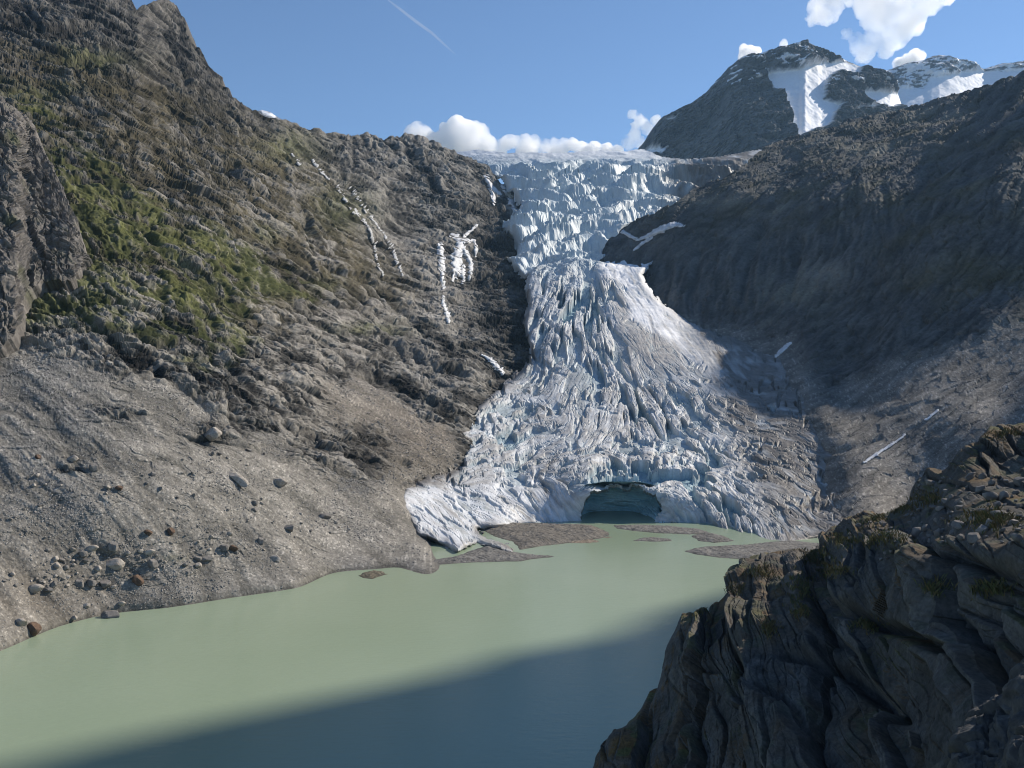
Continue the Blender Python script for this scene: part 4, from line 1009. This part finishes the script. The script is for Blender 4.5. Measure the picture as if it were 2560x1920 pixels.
M_STREAM = plain_mat('stream_water', (.3, .3, .3), (.55, .55, .54), .3, rough=.5, bump=.4, dist=.4)
M_SNOWP = plain_mat('snow_patch', (.5, .5, .51), (.8, .81, .83), .12, rough=.7, bump=.3, dist=.5)
def build_falls(A, Bg):
    g = 'waterfalls on the rock wall beside the glacier'
    ribbon('waterfall', A, [(441, 245), (440, 256), (443, 268), (442, 280), (444, 288)], [2.45, 2.88, 2.30, 1.58, 1.15], M_WATER_WHITE, 'white waterfall at the left of the broad pair on the rock wall', 'waterfall', g)
    ribbon('waterfall', A, [(460, 243), (458, 252), (456, 264), (458, 276)], [2.52, 4.68, 4.32, 2.16], M_WATER_WHITE, 'broadest white waterfall, fanning over the rock wall', 'waterfall', g, seed=3, branches=[([(464, 250), (470, 260), (471, 272), (470, 280)], [2.16, 1.80, 1.44, 0.86]), ([(463, 268), (463, 283)], [1.80, 0.58]), ([(455, 262), (453, 281)], [1.80, 0.58])])
    ribbon('waterfall', A, [(474, 242), (477, 248), (475, 258)], [0.86, 0.72, 0.43], M_WATER_WHITE, 'thin waterfall strand just right of the broadest fall', 'waterfall', g, seed=4)
    ribbon('waterfall', A, [(443, 296), (444, 306), (447, 314), (449, 322)], [0.72, 1.15, 1.58, 1.30], M_WATER_WHITE, 'lower waterfall running on below the broad pair', 'waterfall', g, seed=5)
    ribbon('waterfall', A, [(482, 354), (490, 359), (496, 366), (503, 373)], [0.72, 1.30, 2.02, 1.58], M_WATER_WHITE, 'small fan shaped waterfall in the notch beside the ice tongue', 'waterfall', g, seed=6)
    ribbon('mountain_stream', A, [(337, 186), (343, 195), (352, 208), (362, 218), (371, 230), (374, 246), (377, 262), (384, 276)], [0.45, 0.54, 0.45, 0.54, 0.48, 0.60, 0.45, 0.45], M_STREAM, 'thin white stream trickling down the left slope, the left one of two', 'stream', 'streams on the left slope', wob=.7, lift=.011, seed=7)
    ribbon('mountain_stream', A, [(350, 188), (359, 200), (368, 213), (377, 225), (388, 240), (395, 256), (403, 276)], [0.45, 0.45, 0.54, 0.54, 0.54, 0.66, 0.45], M_STREAM, 'thin white stream trickling down the left slope, the right one of two', 'stream', 'streams on the left slope', wob=.7, lift=.011, seed=8)
    ribbon('mountain_stream', A, [(292, 154), (297, 161), (303, 168)], [0.45, 0.45, 0.45], M_STREAM, 'short white trickle high near the left skyline', 'stream', 'streams on the left slope', wob=.7, lift=.011, seed=9)
    ribbon('mountain_stream', A, [(312, 160), (322, 172), (330, 180)], [0.45, 0.45, 0.45], M_STREAM, 'short white trickle above the two long thin streams', 'stream', 'streams on the left slope', wob=.7, lift=.011, seed=10)
    g = 'snow patches lying beside the glacier'
    ribbon('snow_patch', A, [(452, 236), (460, 240), (470, 241), (476, 240)], [1.44, 1.87, 1.58, 1.01], M_SNOWP, 'snow ledge directly above the broad waterfalls', 'snow patch', g, seed=11, branches=[([(464, 236), (470, 231), (477, 225)], [1.44, 0.86, 0.72])])
    ribbon('snow_patch', A, [(485, 175), (489, 183), (493, 191), (494, 203)], [0.72, 1.87, 2.45, 1.01], M_SNOWP, 'icy white curtain spilling down the rock left of the icefall', 'snow patch', g, seed=12, branches=[([(494, 190), (500, 195)], [2.16, 1.08])])
    ribbon('snow_patch', A, [(503, 186), (509, 196), (514, 206), (517, 214)], [1.44, 2.45, 2.59, 1.15], M_SNOWP, 'grey ice curtain between the rock and the icefall', 'snow patch', g, seed=13)
    ribbon('snow_patch', Bg, [(622, 231), (630, 236), (638, 240), (650, 235), (662, 229), (674, 224), (684, 226)], [1.15, 1.01, 0.86, 2.16, 2.88, 2.45, 0.58], M_SNOWP, 'bright V shaped snow strip on the dark rocks right of the icefall', 'snow patch', g, seed=14, branches=[([(634, 250), (642, 244), (652, 237)], [0.58, 1.08, 1.08])])
    ribbon('snow_patch', Bg, [(863, 463), (880, 452), (897, 441), (905, 435)], [0.58, 0.94, 0.72, 0.43], M_SNOWP, 'broken snow streak in the gully low on the right moraine', 'snow patch', g, seed=15)
    ribbon('snow_patch', Bg, [(926, 420), (932, 415), (938, 410)], [0.43, 0.79, 0.58], M_SNOWP, 'tiny snow remnant high in the gully of the right moraine', 'snow patch', g, seed=17)
    ribbon('snow_patch', Bg, [(776, 356), (784, 348), (791, 342)], [1.01, 1.73, 0.58], M_SNOWP, 'dirty ice remnant at the right edge of the glacier', 'snow patch', g, seed=16)

# ------------------------------------------------------------------ WATER, BARS
def build_lake():
    m, nt, N, L = nodes_of('glacial_milk')
    out = N.new('ShaderNodeOutputMaterial'); bs = N.new('ShaderNodeBsdfPrincipled'); L.new(bs.outputs[0], out.inputs[0])
    geo = N.new('ShaderNodeNewGeometry')
    n0 = N.new('ShaderNodeTexNoise'); n0.inputs['Scale'].default_value = .006; n0.inputs['Detail'].default_value = 3; L.new(geo.outputs['Position'], n0.inputs['Vector'])
    cr = N.new('ShaderNodeValToRGB'); e = cr.color_ramp.elements; e[0].position = .3; e[1].position = .7
    e[0].color = (.255, .32, .217, 1); e[1].color = (.292, .355, .25, 1); L.new(n0.outputs['Fac'], cr.inputs[0]); L.new(cr.outputs[0], bs.inputs['Base Color'])
    bs.inputs['Roughness'].default_value = .16; bs.inputs['IOR'].default_value = 1.33; bs.inputs['Specular IOR Level'].default_value = .36
    mp = N.new('ShaderNodeMapping'); mp.inputs['Scale'].default_value = (.35, 1.0, 1); mp.inputs['Rotation'].default_value = (0, 0, .12); L.new(geo.outputs['Position'], mp.inputs[0])
    n1 = N.new('ShaderNodeTexNoise'); n1.inputs['Scale'].default_value = .55; n1.inputs['Detail'].default_value = 4; L.new(mp.outputs[0], n1.inputs['Vector'])
    b = N.new('ShaderNodeBump'); b.inputs['Strength'].default_value = .4; b.inputs['Distance'].default_value = .3; L.new(n1.outputs['Fac'], b.inputs['Height']); L.new(b.outputs[0], bs.inputs['Normal'])
    xs = np.linspace(-520, 520, 60); ys = np.linspace(-60, 800, 60)
    X, Y = np.meshgrid(xs, ys)
    V = np.stack([X, Y, 0*X], -1).reshape(-1, 3)
    f = grid_faces(60, 60)[:, ::-1]
    keep = (V[f].mean(1)[:, 1] < 790)
    o = mesh_from('lake', V, f[keep], None, m)
    tag(o, 'milky pale green glacial lake, its near side in deep shade', 'lake', kind='structure')
    # bed and ground below everything
    xs = np.linspace(-6500, 6500, 40); ys = np.linspace(-1500, 7000, 30); X, Y = np.meshgrid(xs, ys)
    V = np.stack([X, Y, -30+0*X], -1).reshape(-1, 3)
    o = mesh_from('ground', V, grid_faces(40, 30)[:, ::-1] if False else grid_faces(30, 40)[:, ::-1], np.full((len(V), 3), .14), M_SCREE)
    tag(o, 'stony valley bottom beneath the lake', 'ground', kind='structure')

def mound(name, outline, height, lab, cat, col, col2, steep=6., group=None, rough=.35, kind=None, water_z=0.):
    W = np.array([world(x, y, zD(y, 0.))[:2] for x, y in outline])
    lo, hi = W.min(0)-4, W.max(0)+4
    q = max((hi-lo).max()/150, .3)
    xs = np.arange(lo[0], hi[0], q); ys = np.arange(lo[1], hi[1], q)
    X, Y = np.meshgrid(xs, ys); sh = X.shape
    P = np.stack([X.ravel(), Y.ravel(), 0*X.ravel()], -1)
    d = sdist(P[:, 0], P[:, 1], W)
    d = d+1.2*fbm(P/9, 3)
    z = .62*height*(sstep(-1, steep*1.4, d)*.75+.25*sstep(0, steep*4, d))*(1+.6*fbm(P/14+3, 4))+rough*fbm(P/2.5, 3)*sstep(-1, 3, d)-.9*sstep(1.5, -2.5, d)
    P[:, 2] = z
    t = np.clip(.5+.5*fbm(P/5, 4), 0, 1)[:, None]
    al = np.array(col)*(1-t)+np.array(col2)*t
    wet = sstep(.5, 0, P[:, 2])[:, None]; al = al*(1-.4*wet)
    f = grid_faces(*sh)[:, ::-1]
    f = f[d[f].max(1) > -2.6]
    o = mesh_from(name, P, f, al, M_GRAVEL)
    return tag(o, lab, cat, group, kind)

def build_bars():
    g1, g2 = (.125, .117, .106), (.225, .215, .195)
    mound('gravel_spit', [(430, 560), (455, 556), (478, 548), (490, 545), (505, 550), (522, 553), (556, 556), (551, 557.5), (535, 559), (520, 561.5), (500, 562), (470, 563), (440, 565), (420, 566)], 3.0, 'grey gravel spit pointing right into the lake before the white ice toe', 'gravel spit', g1, g2, 7)
    mound('gravel_bank', [(476, 527), (500, 523.5), (560, 524), (592, 525), (605, 530), (612, 535), (600, 539), (570, 543), (545, 546), (520, 550), (512, 542), (492, 536)], 3.6, 'brown eroded gravel bank between the white ice toe and the cave', 'gravel bank', g1, (.21, .185, .15), 8)
    g = 'sand bars where the meltwater enters the lake'
    mound('sand_bar', [(563, 540), (580, 537), (598, 540), (601, 542), (590, 543.5), (570, 543)], .5, 'tan sand bar lying closest to the brown gravel bank', 'sand bar', (.24, .19, .14), (.3, .25, .19), 3, g)
    mound('sand_bar', [(598, 537.2), (606, 536.2), (615, 537), (608, 538.5)], .4, 'tiny tan sand bar right of the larger tan one', 'sand bar', (.24, .19, .14), (.3, .25, .19), 3, g)
    mound('sand_bar', [(632, 541), (642, 537.5), (655, 537), (670, 539), (673, 541), (655, 542)], .9, 'grey gravel bar in the middle of the meltwater mouth', 'sand bar', g1, g2, 3, g)
    mound('gravel_bank', [(612, 525), (640, 525), (668, 526), (700, 529), (712, 533), (690, 534.5), (655, 533), (632, 531), (616, 528.5)], 1.6, 'low grey gravel bank before the cave and dark ice wall', 'gravel bank', g1, g2, 4)
    mound('gravel_bank', [(682, 551), (700, 547), (740, 545), (790, 540), (830, 545), (800, 565), (750, 560), (720, 558), (695, 554.5)], 2.4, 'flat grey gravel bank at the right shore beside the crag', 'gravel bank', g1, g2, 6)
    mound('gravel_bank', [(690, 536), (705, 532), (722, 535), (735, 541), (715, 543), (698, 541)], 2.2, 'small dark gravel tongue below the dirty right ice', 'gravel bank', (.08, .073, .066), g2, 5)
    mound('gravel_islet', [(356, 576), (366, 572), (374, 570), (384, 572), (390, 574), (380, 577), (372, 579.5), (362, 578)], 1.6, 'little brown islet just off the left shore', 'islet', (.1, .085, .06), (.17, .15, .11), 4)

# ------------------------------------------------------------------ LEFT CLIFF
def build_cliff(A):
    top = interp([(-120, 60), (0, 98), (8, 106), (18, 114), (31, 124), (37, 138), (41, 151), (47, 161), (53, 171), (59, 184), (64, 196), (69, 208), (74, 220), (79, 236), (83, 255)])
    bot = interp([(-120, 420), (0, 350), (14, 335), (20, 310), (26, 292), (43, 281), (70, 281), (83, 268)])
    q = .9*Q
    xs = np.arange(-110, 83, q)
    px, py = column_grid(xs, lambda x: top(x)+1.5*fbm(np.stack([x/8, x*0+6, x*0], -1), 4), lambda x: bot(x)+2*fbm(np.stack([x/8, x*0+1, x*0], -1), 4), q)
    sh = px.shape
    dt = py-py[:1]; db = py[-1:]-py
    Da = A_D(px, py)
    Dl = A_D(px[-1:], np.minimum(py[-1:], 340))     # a wall: distance as at its foot
    D = (Da*.45+Dl*.55)*.965
    D = np.minimum(D, Da*.985)
    D = D*(1+.03*np.exp(-dt/4))
    edge = np.exp(-(83-px)/6); D = D*(1+.02*edge)
    V = world(px, py, D); n = normals(V); P = V.reshape(-1, 3); pxm = D.ravel()/F
    wp = P+6*np.stack([fbm(P/20, 3), fbm(P/20+5, 3), fbm(P/20+9, 3)], -1)
    r1 = ridged(np.stack([wp[:, 0]/16, wp[:, 1]/16, wp[:, 2]/60], -1), 4); r2 = ridged(np.stack([wp[:, 0]/5, wp[:, 1]/5, wp[:, 2]/15], -1)+4, 3)
    c1, c2, cv = cells(np.stack([wp[:, 0]/8, wp[:, 1]/8, wp[:, 2]/18], -1), 8)
    uu = wp[:, 0]*.6+wp[:, 1]*.8; ga, va, ta = facets(uu/7, wp[:, 2]/22, 21); gb, vb, tb = facets(uu/2.4, wp[:, 2]/7, 22)
    h = 3.5*r1+1.6*r2+(va-.5)*4+ta*5-1.6*sstep(.1, 0, ga)+(vb-.5)*1.6+tb*3-.6*sstep(.12, 0, gb)+.6*fbm(P/3, 3)
    V2 = V+n*(h.reshape(sh)*(.3+.7*sstep(0, 10, np.minimum(dt, db)+2)))[..., None]
    t = np.clip(.5+.35*r2+.4*fbm(P/5, 3), 0, 1)[:, None]
    al = np.array([.055, .05, .045])*(1-t)+np.array([.2, .183, .165])*t
    gr = (np.clip(fbm(P/14+8, 3)-.25, 0, 1)*.9)[:, None]; al = al*(1-gr)+np.array([.06, .07, .022])*gr
    f = grid_faces(*sh)
    W, wall, vs = rim_wall(V2.reshape(-1, 3), f, lambda p: np.stack([-8+p[:, 0]*0, 45+p[:, 0]*0, -25+p[:, 0]*0], -1))
    o = mesh_from('rock_cliff', W, np.concatenate([f, wall]), np.concatenate([al, al[vs]]), M_ROCK)
    tag(o, 'steep fluted rock cliff at the left edge above the scree', 'cliff')

# ------------------------------------------------------------------ CLOUDS
def volume_mat(name, dens, noise_scale, lo, hi, aniso=.3, detail=5):
    m, nt, N, L = nodes_of(name)
    out = N.new('ShaderNodeOutputMaterial'); v = N.new('ShaderNodeVolumePrincipled'); L.new(v.outputs[0], out.inputs['Volume'])
    v.inputs['Color'].default_value = (1, 1, 1, 1); v.inputs['Anisotropy'].default_value = aniso
    geo = N.new('ShaderNodeNewGeometry'); n1 = N.new('ShaderNodeTexNoise'); n1.inputs['Scale'].default_value = noise_scale; n1.inputs['Detail'].default_value = detail; n1.inputs['Roughness'].default_value = .6
    L.new(geo.outputs['Position'], n1.inputs['Vector'])
    r = N.new('ShaderNodeMapRange'); r.inputs['From Min'].default_value = lo; r.inputs['From Max'].default_value = hi; r.inputs['To Min'].default_value = 0; r.inputs['To Max'].default_value = dens
    L.new(n1.outputs['Fac'], r.inputs['Value']); L.new(r.outputs[0], v.inputs['Density'])
    return m

def cloud(name, puffs, D, mat, lab, seed=0, amp=.35, sub=5.):
    import bmesh
    r = random.Random(seed)
    bm = bmesh.new()
    for (x, y, rad) in puffs:
        R = rad*D/F
        c = world(x, y, D+r.uniform(-.5, .5)*R)
        bmesh.ops.create_icosphere(bm, subdivisions=3, radius=R, matrix=Matrix.Translation(Vector(c)) @ Matrix.Diagonal((1, 1.2, 1, 1)))
    me = bpy.data.meshes.new('tmp'); bm.to_mesh(me); bm.free()
    tmp = bpy.data.objects.new('tmp', me); COL.objects.link(tmp)
    md = tmp.modifiers.new('r', 'REMESH'); md.mode = 'VOXEL'; md.voxel_size = D/F*1.6
    dg = bpy.context.evaluated_depsgraph_get(); ev = tmp.evaluated_get(dg)
    m2 = bpy.data.meshes.new_from_object(ev)
    bpy.data.objects.remove(tmp); bpy.data.meshes.remove(me)
    n = len(m2.vertices); V = np.empty(n*3, np.float32); m2.vertices.foreach_get('co', V); V = V.reshape(-1, 3)
    Nn = np.empty(n*3, np.float32); m2.vertices.foreach_get('normal', Nn); Nn = Nn.reshape(-1, 3)
    s = D/F
    nb = 1-np.abs(pnoise(V/(7*s)+seed))*2.4; nb2 = 1-np.abs(pnoise(V/(3*s)+seed+3))*2.4; nb3 = pnoise(V/(14*s)+seed+8)
    V = V+Nn*(s*amp*(4.2*nb+1.6*nb2+5*nb3))[:, None]
    m2.vertices.foreach_set('co', V.ravel().astype(np.float32)); m2.update(); m2.name = name
    m2.materials.clear(); m2.materials.append(mat)
    o = bpy.data.objects.new(name, m2); COL.objects.link(o)
    return tag(o, lab, 'cloud', 'clouds in the blue sky')

def outward(me):
    import bmesh
    bm = bmesh.new(); bm.from_mesh(me); bmesh.ops.recalc_face_normals(bm, faces=bm.faces[:]); bm.to_mesh(me); bm.free(); me.update()

def build_clouds():
    dense = volume_mat('cloud_dense', .04, 1/420, .34, .6, .6)
    tall = volume_mat('cloud_tall', .019, 1/420, .30, .55, .85)
    wisp = volume_mat('cloud_wisp', .022, 1/300, .38, .62, .8)
    R2 = lambda x, y: ((853+x*.38608)*.4, y*.38608*.4)
    pf = [(*R2(x, y), r) for x, y, r in ((450, 860, 7), (500, 840, 8), (550, 860, 7), (600, 910, 9), (655, 815, 3), (690, 860, 9), (750, 820, 10), (800, 850, 12), (860, 850, 9), (900, 870, 10), (950, 930, 9), (700, 930, 12), (820, 940, 13), (1010, 950, 8), (1070, 925, 7), (1120, 915, 7), (1190, 920, 8), (1250, 930, 8), (1310, 940, 7), (1380, 930, 6), (1440, 945, 7), (1500, 930, 6), (1560, 960, 7), (1640, 955, 6), (1720, 965, 6), (1790, 975, 5), (1000, 990, 10), (1200, 990, 11), (1400, 995, 10), (1600, 1000, 9))]
    cloud('cloud', pf, 8600, dense, 'long white cumulus bank peeping over the icefall skyline', 1, .3)
    pf = [(*R2(x, y), r) for x, y, r in ((1890, 740, 5), (1930, 770, 5), (1900, 820, 4), (1960, 800, 4), (1890, 890, 7), (1860, 930, 6), (1930, 920, 6), (1990, 830, 5), (2040, 780, 4))]
    cloud('cloud', pf, 8600, wisp, 'thin ragged cloud wisp touching the dark peak on its left foot', 2, .5)
    r3 = lambda x, y: R3([(x, y)])[0]
    rr = random.Random(12); area = R3([(1010, -140), (1060, 20), (1110, 90), (1090, 180), (1000, 215), (1040, 260), (1100, 280), (1060, 340), (1110, 400), (1190, 410), (1260, 350), (1330, 360), (1400, 350), (1430, 270), (1490, 230), (1560, 190), (1570, 120), (1640, 70), (1720, 20), (1790, 0), (1850, -60), (1850, -140)])
    pf = []
    while len(pf) < 120:
        x, y = rr.uniform(812, 985), rr.uniform(-24, 66)
        dd = float(sdist(np.array([x]), np.array([y]), area)[0])
        if dd > 2.5: pf.append((x, y, min(rr.uniform(5, 10.5), dd+1.5)))
    cloud('cloud', pf, 8600, tall, 'largest bright white cloud rising above the dark peak', 3, .45)
    pf = [(*r3(x, y), r) for x, y, r in ((870, 40, 9), (900, 90, 9), (850, 110, 7), (930, 110, 7), (910, 0, 10), (960, 10, 10), (1000, 40, 8), (840, 140, 4), (960, 90, 7))]
    cloud('cloud', pf, 8600, wisp, 'small ragged cloud tuft left of the largest cloud', 4, .5)
    pf = [(*r3(x, y), r) for x, y, r in ((400, 330, 5.5), (440, 325, 5), (475, 335, 4), (410, 365, 6), (460, 360, 6), (655, 285, 2.5))]
    cloud('cloud', pf, 8600, dense, 'tiny white puff behind the left shoulder of the dark peak', 5, .35)
    pf = [(*r3(x, y), r) for x, y, r in ((1400, 410, 5), (1450, 390, 6), (1500, 370, 6), (1540, 370, 5), (1480, 410, 7), (1430, 425, 5))]
    cloud('cloud', pf, 8600, dense, 'small white puff in the gap before the snow dusted ridge', 6, .4)
    # contrail
    m, nt, N, L = nodes_of('contrail_ice')
    out = N.new('ShaderNodeOutputMaterial'); v = N.new('ShaderNodeVolumePrincipled'); L.new(v.outputs[0], out.inputs['Volume'])
    v.inputs['Color'].default_value = (1, 1, 1, 1); v.inputs['Density'].default_value = .007
    pts = [(388, 0, .9), (400, 9, 1.6), (418, 23, 1.9), (432, 33, 1.7), (445, 45, 1.2), (455, 54, .5)]
    D = 9500; V = []; K = 10
    for x, y, r in pts:
        c = world(x, y, D); R = r*D/F
        for k in range(K):
            a = 2*math.pi*k/K
            V.append(c+np.array([math.cos(a)*R*.8, math.sin(a)*R, math.cos(a)*R*.6]))
    n = len(pts); f = []
    for i in range(n-1):
        for k in range(K):
            f.append((i*K+k, i*K+(k+1) % K, (i+1)*K+(k+1) % K, (i+1)*K+k))
    c0 = len(V); V.append(world(*pts[0][:2], D)); V.append(world(*pts[-1][:2], D))
    for k in range(K):
        f.append((c0, (k+1) % K, k, k)); f.append((c0+1, (n-1)*K+k, (n-1)*K+(k+1) % K, (n-1)*K+(k+1) % K))
    me = bpy.data.meshes.new('contrail'); me.from_pydata([tuple(p) for p in V], [], [tuple(dict.fromkeys(q)) for q in f]); me.materials.append(m); outward(me)
    o = bpy.data.objects.new('contrail', me); COL.objects.link(o)
    tag(o, 'faint thin white aircraft trail slanting across the blue sky', 'contrail')

# ------------------------------------------------------------------ GRASS ON THE CRAG
def build_tufts(C):
    m, nt, N, L = nodes_of('dry_grass')
    out = N.new('ShaderNodeOutputMaterial'); bs = N.new('ShaderNodeBsdfPrincipled'); L.new(bs.outputs[0], out.inputs[0])
    at = N.new('ShaderNodeAttribute'); at.attribute_name = 'albedo'; L.new(at.outputs['Color'], bs.inputs['Base Color']); bs.inputs['Roughness'].default_value = .8
    r = np.random.default_rng(5); V = []; Fc = []; al = []
    spots = [(898, 508, 12, 5, 160), (870, 518, 16, 5, 130), (840, 540, 14, 6, 110), (815, 556, 14, 8, 120), (760, 573, 14, 6, 70), (735, 590, 8, 6, 40), (800, 590, 12, 12, 120), (830, 572, 14, 8, 110), (770, 628, 7, 7, 60), (800, 612, 9, 6, 60), (880, 540, 22, 8, 120), (925, 500, 14, 8, 90), (990, 520, 26, 10, 130), (1005, 434, 18, 3, 60), (990, 590, 16, 6, 60), (935, 590, 12, 8, 60), (870, 625, 16, 6, 60), (700, 612, 8, 4, 30)]
    for cx, cy, rx, ry, num in spots:
        hue = r.random()
        for _ in range(num):
            x, y = r.normal(cx, rx*.6), r.normal(cy, ry*.6)
            if y < C_TOP(np.array([x]))[0]+1: continue
            p = pick(C, x, y); hgt = r.uniform(.35, .95); w = .06
            for b in range(4):
                a = r.uniform(0, 6.28); d = np.array([math.cos(a), math.sin(a), 0]); o = p+np.array([r.normal(0, .25), r.normal(0, .25), -.1])
                s = np.array([-d[1], d[0], 0])*w
                i = len(V); V += [o-s, o+s, o+d*.25*hgt+s*.6+np.array([0, 0, .7*hgt]), o+d*.6*hgt+np.array([0, 0, hgt])]
                Fc.append((i, i+1, i+2, i+3))
                c = np.array([.13, .1, .035]) if r.random() < .4+.4*hue else np.array([.075, .085, .025])
                al += [c*r.uniform(.7, 1.3)]*4
    o = mesh_from('grass', np.array(V), np.array(Fc), np.array(al), m, smooth=False)
    tag(o, 'dry yellow green grass tufts growing on the dark crag', 'grass', kind='stuff')

# ------------------------------------------------------------------ AIR, LIGHT, CAMERA
def build_air():
    m, nt, N, L = nodes_of('valley_haze')
    out = N.new('ShaderNodeOutputMaterial'); v = N.new('ShaderNodeVolumePrincipled'); L.new(v.outputs[0], out.inputs['Volume'])
    v.inputs['Color'].default_value = (.42, .70, 1, 1); v.inputs['Density'].default_value = HAZE; v.inputs['Anisotropy'].default_value = .2
    x0, x1, y0, y1, z0, z1 = -7000, 7000, -1700, 7300, -32, 2330
    c = [(x, y, z) for x in (x0, x1) for y in (y0, y1) for z in (z0, z1)]
    f = [(0, 1, 3, 2), (4, 6, 7, 5), (0, 4, 5, 1), (2, 3, 7, 6), (0, 2, 6, 4), (1, 5, 7, 3)]
    me = bpy.data.meshes.new('haze'); me.from_pydata(c, [], f); me.materials.append(m); outward(me)
    o = bpy.data.objects.new('haze', me); COL.objects.link(o)
    tag(o, 'thin blue mountain haze filling the valley', 'haze', kind='stuff')

HAZE = 2.2e-5
def build_light():
    w = bpy.data.worlds.new('World'); scene.world = w; w.use_nodes = True
    nt = w.node_tree; nt.nodes.clear()
    out = nt.nodes.new('ShaderNodeOutputWorld'); bg = nt.nodes.new('ShaderNodeBackground'); sky = nt.nodes.new('ShaderNodeTexSky')
    sky.sky_type = 'NISHITA'; sky.sun_disc = False; sky.sun_elevation = SUN_EL; sky.sun_rotation = SUN_AZ; sky.altitude = 1700; sky.air_density = 1.0; sky.dust_density = 0; sky.ozone_density = 4.5
    bg.inputs['Strength'].default_value = .108
    nt.links.new(sky.outputs[0], bg.inputs[0]); nt.links.new(bg.outputs[0], out.inputs[0])
    l = bpy.data.lights.new('sun', 'SUN'); l.energy = 5.0; l.angle = math.radians(.53); l.color = (1, .91, .79)
    o = bpy.data.objects.new('sun', l); COL.objects.link(o)
    o.rotation_euler = Vector(SUN).to_track_quat('Z', 'Y').to_euler()
    o.location = (300, -300, 900)
    cam = bpy.data.cameras.new('camera'); co = bpy.data.objects.new('camera', cam); COL.objects.link(co)
    co.location = (0, 0, EYE); co.rotation_euler = (math.pi/2, 0, 0)
    cam.sensor_width = 36; cam.lens = 36*F/1024; cam.clip_start = .5; cam.clip_end = 60000
    scene.camera = co
    vs = scene.view_settings; vs.view_transform = 'Standard'; vs.look = 'None'; vs.exposure = EXPO; vs.gamma = 1
    cy = scene.cycles
    cy.max_bounces = 84; cy.volume_bounces = 80; cy.diffuse_bounces = 3; cy.glossy_bounces = 2; cy.transparent_max_bounces = 8
    cy.use_denoising = True; cy.denoiser = 'OPENIMAGEDENOISE'; cy.denoising_prefilter = 'ACCURATE'; cy.filter_width = 1.1
    cy.sample_clamp_indirect = 4
EXPO = 0.3

A = build_left()
Bg = build_right()
build_glacier()
build_peaks()
build_ridge()
C = build_crag()
build_cliff(A)
build_lake()
build_bars()
build_falls(A, Bg)
build_boulders(A, Bg, C)
build_tufts(C)
build_clouds()
build_air()
build_light()
